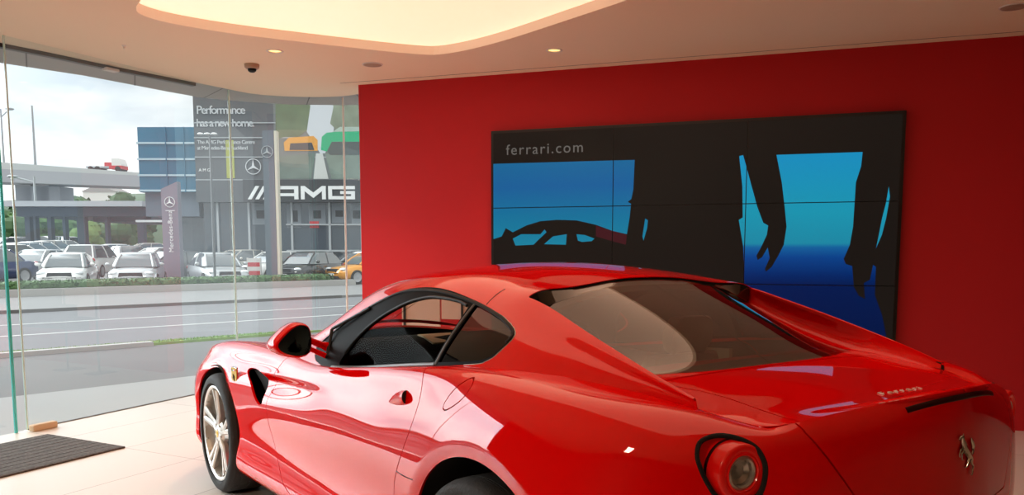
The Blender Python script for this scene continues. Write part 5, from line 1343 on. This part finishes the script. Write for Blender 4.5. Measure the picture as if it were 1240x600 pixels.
for px in (200, 222): a = gpt(px, 160)-FWH*.05; m_ = MB(); m_.prism([(a.x, a.y), (a.x+RT.x*.06, a.y+RT.y*.06), (a.x+RT.x*.06-FWH.x*.05, a.y+RT.y*.06-FWH.y*.05), (a.x-FWH.x*.05, a.y-FWH.y*.05)], zb_, zt); m_.build('glazing_bar', M_BLUEGL, bg)
zc = gpt(170, 262).z
MB().prism([tuple(p[:2]) for p in (A+FWH*.3+RT*.15, B2+FWH*.3, B2+dd, A+dd)], zc, zb_).build('grey_wall', mat('slate_panel', (.11, .14, .18), .6), bg)
MB().prism([tuple(p[:2]) for p in (A+FWH*1.5+RT*1., B2+FWH*1.5, B2+dd, A+dd+RT)], -.1, zc).build('ground_floor', mat('dark_glass', (.05, .075, .10), .2, coat=1.), bg)  # ground floor glazing in one dark tone
(p,) = (gpt(184, 268)-FWH*.0,); m_ = MB(); m_.box(-.9, .9, -.05, .05, -.06, .06); o = m_.build('door_sign', M_GREYL, bg); o.location = p; o.rotation_euler = (0, 0, math.atan2(RT.y, RT.x))
hs = thing('roof_sign', tuple(gpt(229, 152, 3.))); tag(hs, 'small red and white sign on the roof of the blue glass block', 'sign'); hs.rotation_euler = (0, 0, math.atan2(RT.y, RT.x))
MB().box(-.5, .5, -.05, .05, 0, .25).build('red_panel', M_RS, hs); MB().box(-.25, .3, -.06, .06, .25, .6).build('white_panel', M_WS, hs)
# flat canopy of the car yard on dark posts
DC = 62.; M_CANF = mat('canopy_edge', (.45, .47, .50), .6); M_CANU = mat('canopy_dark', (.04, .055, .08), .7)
cn = thing('yard_canopy', (0, 0, 0)); tag(cn, 'long flat canopy on dark posts behind the parked cars', 'canopy')
def cpos(px, py, d=0.): return far(px, py, DC)+FWH*d
def cslab(nm, px0, px1, py0, py1, d0, d1, m, par=None):
    a, b2 = cpos(px0, py0, d0), cpos(px1, py0, d0); z1_, z0_ = a.z, cpos(px0, py1, d0).z; c, e = b2+FWH*(d1-d0), a+FWH*(d1-d0)
    return MB().prism([tuple(p[:2]) for p in (a, b2, c, e)], min(z0_, z1_), max(z0_, z1_)).build(nm, m, par)
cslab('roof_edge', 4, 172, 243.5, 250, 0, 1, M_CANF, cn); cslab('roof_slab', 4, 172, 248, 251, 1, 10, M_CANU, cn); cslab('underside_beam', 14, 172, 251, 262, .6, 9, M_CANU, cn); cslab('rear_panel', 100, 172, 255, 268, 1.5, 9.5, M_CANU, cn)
for px, w in ((24, 3), (33, 1.5), (51, 2.4), (69, 1.8), (90, 5), (121, 1.6), (163, 4)): cslab('post', px-w, px+w, 250, 300, .8, 1.3, M_CANU, cn)
# motorway flyover on piers
DO = 125.; fl = thing('flyover', (0, 0, 0)); tag(fl, 'grey concrete road flyover crossing the sky behind the car yard', 'bridge')
M_CON = mat('flyover_concrete', (.36, .37, .40), .8, noise=.05, nscale=.1); M_CON2 = mat('flyover_parapet', (.48, .50, .50), .8)
def opos(px, py, D=DO): return far(px, py, D)
def deck(nm, q, m, dep):
    a, b2, c, d_ = [opos(*p) for p in q]; V = [a, b2, c, d_, a+FWH*dep, b2+FWH*dep, c+FWH*dep, d_+FWH*dep]
    return MB().add(V, [(0,1,2,3),(7,6,5,4),(0,4,5,1),(1,5,6,2),(2,6,7,3),(3,7,4,0)]).build(nm, m, fl)
deck('deck', [(-120, 199), (300, 219), (300, 231), (-120, 216.5)], M_CON, 7); deck('parapet', [(-120, 187.5), (300, 219-.0), (300, 219.5), (-120, 199.2)], M_CON2, .6)
for px in (18, 40): a = opos(px, 300); MB().prism([tuple((a+RT*s*1.2+FWH*t)[:2]) for s, t in ((-1, 3), (1, 3), (1, 7), (-1, 7))], 0, opos(px, 222).z).build('pier', M_CON, fl)
a = opos(34, 240); MB().prism([tuple((a+RT*s*3.2+FWH*t)[:2]) for s, t in ((-1, 3), (1, 3), (1, 7), (-1, 7))], opos(34, 250).z, opos(34, 224).z).build('pier_head', M_CON, fl)
def sp_(px, py0, py1, D, r_, label, arm=None, cat='lamp post', nm='lamp_post'):
    a, b2 = far(px, py0, D), far(px, py1, D); t = thing(nm, tuple(a)); tag(t, label, cat)
    h = b2.z-a.z; MB().tube([(0, 0, 0), (0, 0, h)], [r_, r_*.6], 8).build('pole', mat('galvanised', (.35, .37, .38), .5, metal=.4), t, smooth=True)
    if arm:
        e = RT*arm; pts = [(0, 0, h*.86)]+[(e.x*math.sin(q*math.pi/12), e.y*math.sin(q*math.pi/12), h*.86+h*.14*math.sin(q*math.pi/12)) for q in range(1, 7)]
        MB().tube(pts, r_*.55, 6).build('arm', M_MULL, t, smooth=True); MB().ball((e.x, e.y, h), r_*2.2, 10, 6, (1.6, 1.6, .5)).build('lamp_head', M_MULL, t, smooth=True)
    return t
sp_(43, 206, 128, DO+3, .22, 'taller lamp post standing on the flyover'); sp_(5, 203, 132, DO+3, .18, 'lamp post on the flyover at the left edge of the glass', 1.4)
sp_(44, 262, 214, 90, .16, 'curved lamp post in front of the flyover pier', -2.3)
# lorry on the flyover
tk = thing('truck', tuple(opos(122, 206.5)+FWH*2.5)); tk.rotation_euler = (0, 0, math.atan2(RT.y, RT.x)); tag(tk, 'red and white flatbed truck driving on the flyover', 'truck')
MB().box(-2.9, 1.4, -1.1, 1.1, .5, .75).build('flatbed', M_MULL, tk); MB().prism([(1.0, .35), (2.4, .35), (2.4, 1.1), (2.1, 1.9), (1.0, 1.9)], -1.1, 1.1, 'y').build('cab', M_WS, tk); MB().box(.6, 2.45, -1.12, 1.12, .35, .85).build('red_side', M_RS, tk); MB().box(-.2, .7, -.9, .9, .75, 1.35).build('load', M_RS, tk)
for x in (-2.2, -1.2, 1.9): MB().lathe([(.0, -1.15), (.42, -1.15), (.42, 1.15), (.0, 1.15)], 16, 'y', c=(x, 0, .36)).build('axle_wheels', M_PT, tk)
# pylons and pole in the yard
def pylon(px0, px1, pyt, D, m, label, slope):
    a, b2 = far(px0, 332, D), far(px1, 332, D); a.z = b2.z = 0; t = thing('sign_pylon', tuple(a)); tag(t, label, 'sign'); w = (b2-a).length; h = far(px0, pyt, D).z
    mb = MB(); P = [(0, 0), (w, 0), (w, h+slope), (0, h-.0)]
    mb.prism(P, -.35, 0, M=frame((0, 0, 0), RT, (0, 0, 1))); mb.build('pylon_body', m, t); return t, w, h
t, w, h = pylon(199, 219, 229, 34, mat('lilac_grey_pylon', (.22, .21, .26), .5), 'lilac grey sign pylon with a ringed star and upright lettering in the car yard', .30)
z = far(205, 245, 34).z; star(Matrix.Translation(Vector((0, 0, 0)))@frame(RT*(w*.52)+Vector((0, 0, z))-FWH*.005, RT, (0, 0, 1)), 6.2*34/1000, M_WHITEL, t)
T = frame(RT*(w*.62)+Vector((0, 0, far(205, 306, 34).z))-FWH*.01, (0, 0, 1), -RT); text_mb('Mercedes-Benz', .26, .02, T, spacing=1.05).build('lettering', M_WHITEL, t)
MB().prism([(w*.25, 0), (w*.8, 0), (w*.8, .04), (w*.25, .04)], 0, .02, M=frame(Vector((0, 0, far(205, 256, 34).z))-FWH*.01, RT, (0, 0, 1))).build('thin_line', M_GREYL, t)
t, w, h = pylon(322.5, 336, 158.5, 33, mat('graphite_pylon', (.11, .14, .17), .3, coat=.6), 'tall slim black sign pylon with a star in front of the charcoal showroom', .03)
star(frame(RT*(w*.42)+Vector((0, 0, far(324, 184, 33).z))-FWH*.01, RT, (0, 0, 1)), 7*33/1000, M_MULL, t)
MB().prism([(w+.02, 0), (w+.12, 0), (w+.12, h), (w+.02, h)], -.3, .02, M=frame((0, 0, 0), RT, (0, 0, 1))).build('edge_strip', mat('cream_strip', (.66, .62, .50), .5), t)
fp = thing('flag_pole', tuple(Vector((*far(260, 330, 29.35)[:2], 0)))); tag(fp, 'thin dark pole with three small lamps at its top in front of the showroom text', 'pole')
h = far(255, 163, 29.35).z; MB().tube([(0, 0, 0), (0, 0, h)], [.05, .035], 8).build('pole', mat('dark_pole', (.12, .13, .14), .5), fp, smooth=True)
for s in (-.32, -.08, .16): p = RT*s; MB().ball((p.x, p.y, h+.02), .09, 10, 6, (1.2, 1.2, .5)).build('lamp_head', M_WHITEL, fp, smooth=True)
MB().tube([tuple(RT*-.40+Vector((0, 0, h))), tuple(RT*.26+Vector((0, 0, h)))], .02, 6).build('crossbar', M_MULL, fp)

# ---------------------------------------------------------------- trees and distant houses
M_LEAF = [mat('leaves_%s' % n, c, .85, noise=.45, nscale=.6, bump=1., bscale=2.2) for n, c in (('deep', (.045, .10, .035)), ('mid', (.07, .15, .04)), ('pale', (.13, .22, .06)))]
M_TRUNK = mat('bark', (.10, .08, .06), .9)
def tree(px, D, w, h, z0, k, label, leaves=420):
    p = far(px, 302, D); t = thing('tree', (p.x, p.y, 0)); tag(t, label, 'tree', 'trees beyond the car yard'); mb = MB()
    for q in range(16):
        a = rng.uniform(0, 6.28); rr = rng.uniform(0, .62)*w*.5; zz = z0+h*rng.uniform(.25, .82); r_ = w*rng.uniform(.16, .28)
        mb.ball((rr*math.cos(a), rr*math.sin(a), zz), r_, 9, 6, (1, 1, min(1., .7*h/w+.15)))
    mb.V = [(x+rng.uniform(-1, 1)*w*.018, y+rng.uniform(-1, 1)*w*.018, z+rng.uniform(-1, 1)*w*.018) for x, y, z in mb.V]
    cl = list(mb.V)
    for q in range(leaves):
        c = Vector(rng.choice(cl)); u = Vector((rng.uniform(-1, 1), rng.uniform(-1, 1), rng.uniform(-1, 1))).normalized()*w*.045; v = u.cross(Vector((rng.uniform(-1, 1), rng.uniform(-1, 1), rng.uniform(-1, 1)))).normalized()*w*.03
        mb.add([c-u, c+v, c+u, c-v], [(0, 1, 2, 3)])
    mb.build('crown', M_LEAF[k], t, recalc=False); MB().tube([(0, 0, 0), (.1, 0, z0+h*.45)], [w*.035, w*.02], 8).build('trunk', M_TRUNK, t, smooth=True)
tr_l = ['dark rounded tree under the flyover, far left', 'mid green tree beneath the canopy, second from the left', 'mid green tree beneath the canopy, third from the left', 'dark tree between the canopy posts', 'pale round tree framed by the right half of the canopy', 'dark tree right of the pale round tree under the canopy',
        'dark tree above the canopy beside the flyover pier', 'tree above the canopy, second from the pier', 'tree above the canopy, third from the pier', 'tree above the canopy near the distant houses', 'tree above the canopy, right of the distant houses', 'tree above the canopy touching the blue glass block', 'low dark tree filling the gap at the left edge of the glass', 'dark tree behind the canopy posts, in the middle']
tz = []
for px, D, w, ytop, k in ((2, 75, 6., 262, 0), (40, 90, 8.5, 257, 1), (62, 100, 8., 258, 1), (80, 110, 8., 258, 0), (108, 86, 4.2, 266, 2), (136, 99, 6., 264, 0),
      (56, 150, 15, 233, 0), (76, 168, 15, 236, 1), (100, 186, 16, 238, 0), (122, 204, 15, 242, 1), (143, 168, 12, 235, 1), (162, 150, 10, 234, 0), (-16, 104, 11, 252, 0), (93, 120, 8, 262, 0)):
    tz.append((px, D, w, 1.386+(302-ytop)/1000.*D+1., -1., k))
for l, a in zip(tr_l, tz): tree(*a, l)
# wooded rise on the horizon and two pale houses on it
hm_ = MB()
for i in range(61):
    px = -400+i*20; 
    for j, (D, py) in enumerate(((230, 300), (250, 262+6*math.sin(px*.013)), (290, 243+5*math.sin(px*.021+1)), (330, 240+4*math.sin(px*.017+2)))): hm_.V.append(tuple(far(px, py, D)+Vector((rng.uniform(-2, 2), rng.uniform(-2, 2), rng.uniform(-.6, .6)))))
hm_.F = [(i*4+j, (i+1)*4+j, (i+1)*4+j+1, i*4+j+1) for i in range(60) for j in range(3)]; hm_.M = [0]*len(hm_.F)
hl = hm_.build('hillside', mat('wooded_hill', (.06, .11, .06), .9, noise=.5, nscale=.08), recalc=False); hl['kind'] = 'structure'
for px, w, lb in ((129, 9, 'pale house among the trees above the canopy, left of the pair'), (137, 7, 'smaller pale house among the trees above the canopy, right of the pair')):
    p = far(px, 243, 235 if px < 133 else 258); hh = thing('house', tuple(p)); hh.rotation_euler = (0, 0, TOW); tag(hh, lb, 'house'); MB().box(-4, 4, -w/2, w/2, -8, 2.2).build('walls', mat('pale_render', (.62, .60, .56), .8), hh)
    MB().prism([(-w/2-.4, 2.2), (w/2+.4, 2.2), (0, 4.2)], -4.3, 4.3, 'x').build('roof', mat('grey_roof', (.30, .28, .27), .8), hh)
# ---------------------------------------------------------------- daylight and lamps
def sky():
    w = bpy.data.worlds.new('overcast_sky'); SC.world = w; w.use_nodes = True; nt = w.node_tree; bg = nt.nodes['Background']
    tc = nt.nodes.new('ShaderNodeTexCoord'); mp = nt.nodes.new('ShaderNodeMapping'); mp.inputs['Scale'].default_value = (1, 1, 2.6); n = nt.nodes.new('ShaderNodeTexNoise'); n.inputs['Scale'].default_value = 2.6; n.inputs['Detail'].default_value = 7; n.inputs['Roughness'].default_value = .52
    cr = nt.nodes.new('ShaderNodeValToRGB'); e = cr.color_ramp.elements; e[0].position = .38; e[0].color = (.55, .62, .68, 1); e[1].position = .56; e[1].color = (.98, .98, .97, 1)
    nt.links.new(tc.outputs['Generated'], mp.inputs[0]); nt.links.new(mp.outputs[0], n.inputs[0]); nt.links.new(n.outputs['Fac'], cr.inputs[0]); nt.links.new(cr.outputs[0], bg.inputs[0]); bg.inputs[1].default_value = SKY_K
    # the sun behind thin cloud: a broad bright patch
    dp = nt.nodes.new('ShaderNodeVectorMath'); dp.operation = 'DOT_PRODUCT'; dp.inputs[1].default_value = Vector((math.cos(.70)*math.cos(.36), math.sin(.70)*math.cos(.36), math.sin(.36)))
    nt.links.new(tc.outputs['Generated'], dp.inputs[0])
    m1 = nt.nodes.new('ShaderNodeMath'); m1.operation = 'MAXIMUM'; m1.inputs[1].default_value = 0; nt.links.new(dp.outputs['Value'], m1.inputs[0])
    m2 = nt.nodes.new('ShaderNodeMath'); m2.operation = 'POWER'; m2.inputs[1].default_value = 9.; nt.links.new(m1.outputs[0], m2.inputs[0])
    m3 = nt.nodes.new('ShaderNodeMath'); m3.operation = 'MULTIPLY_ADD'; m3.inputs[1].default_value = GLOW_K; m3.inputs[2].default_value = SKY_K; nt.links.new(m2.outputs[0], m3.inputs[0]); nt.links.new(m3.outputs[0], bg.inputs[1])
SKY_K = 1.12; GLOW_K = 15.
sky()
sl = bpy.data.lights.new('sun', 'SUN'); so = bpy.data.objects.new('sun', sl); COL.objects.link(so); sl.energy = 1.6; sl.angle = math.radians(25); sl.color = (1, .97, .92)
so.rotation_euler = Vector((.55, -.25, -.85)).to_track_quat('-Z', 'Y').to_euler(); so.location = (-20, 10, 40)
# fill lamps added out of view: a flat panel and two downlights
def fill_lamp(x, y, w, l, e, label):
    t = thing('added_fill_lamp', (x, y, CH)); tag(t, label, 'ceiling light', 'added fill lamps out of view')
    MB().box(-w/2-.03, w/2+.03, -l/2-.03, l/2+.03, -.02, 0, .004).build('frame', M_WHITEM, t)
    MB().box(-w/2, w/2, -l/2, l/2, -.024, -.018).build('diffuser', lamp_mat('diffuser', (1, .78, .55), e/(w*l)/60.), t)
    ld = bpy.data.lights.new('fill_light', 'AREA'); ld.shape = 'RECTANGLE'; ld.size = w; ld.size_y = l; ld.energy = e; ld.color = (1, .80, .58); lo = bpy.data.objects.new('fill_light', ld); COL.objects.link(lo); lo.parent = t; lo.location = (0, 0, -.03); return t
fill_lamp(-.8, 4.6, .3, 1.6, 66, 'added unseen fill lamp on the ceiling near the left wall')
for k, (px, py) in enumerate(((1.8, 2.5), (-.6, -2.6))):
    downlight((px, py), ('added unseen downlight left of the car', 'added unseen downlight over the right rear corner of the car')[k], (.8, .45)[k])  # these two downlights are unseen, added for extra light
# ---------------------------------------------------------------- camera
def make_camera():
    f, hz = 1000., 302.; dcy = f*f/9700; pitch = math.atan(dcy/f); yaw = -.604
    cd = bpy.data.cameras.new('camera'); cam = bpy.data.objects.new('camera', cd); COL.objects.link(cam)
    cd.sensor_fit = 'HORIZONTAL'; cd.sensor_width = 36; cd.lens = f/1240*36
    cd.shift_y = (hz+dcy-300)/1240; cd.clip_start = .05; cd.clip_end = 2000
    fw = Vector((math.cos(yaw)*math.cos(pitch), math.sin(yaw)*math.cos(pitch), -math.sin(pitch)))
    r = Vector((math.sin(yaw), -math.cos(yaw), 0)); u = r.cross(fw)
    cam.matrix_world = Matrix(((r.x, u.x, -fw.x, -2.006), (r.y, u.y, -fw.y, 2.169), (r.z, u.z, -fw.z, 1.386), (0, 0, 0, 1)))
    SC.camera = cam
make_camera()
SC.view_settings.view_transform = 'Standard'; SC.view_settings.look = 'None'; SC.view_settings.gamma = 1; SC.view_settings.use_curve_mapping = False
SC.view_settings.exposure = 0.
SC.cycles.max_bounces = 10; SC.cycles.transparent_max_bounces = 16; SC.cycles.caustics_reflective = False; SC.cycles.caustics_refractive = False
SC.cycles.sample_clamp_indirect = 6.; SC.cycles.use_denoising = True
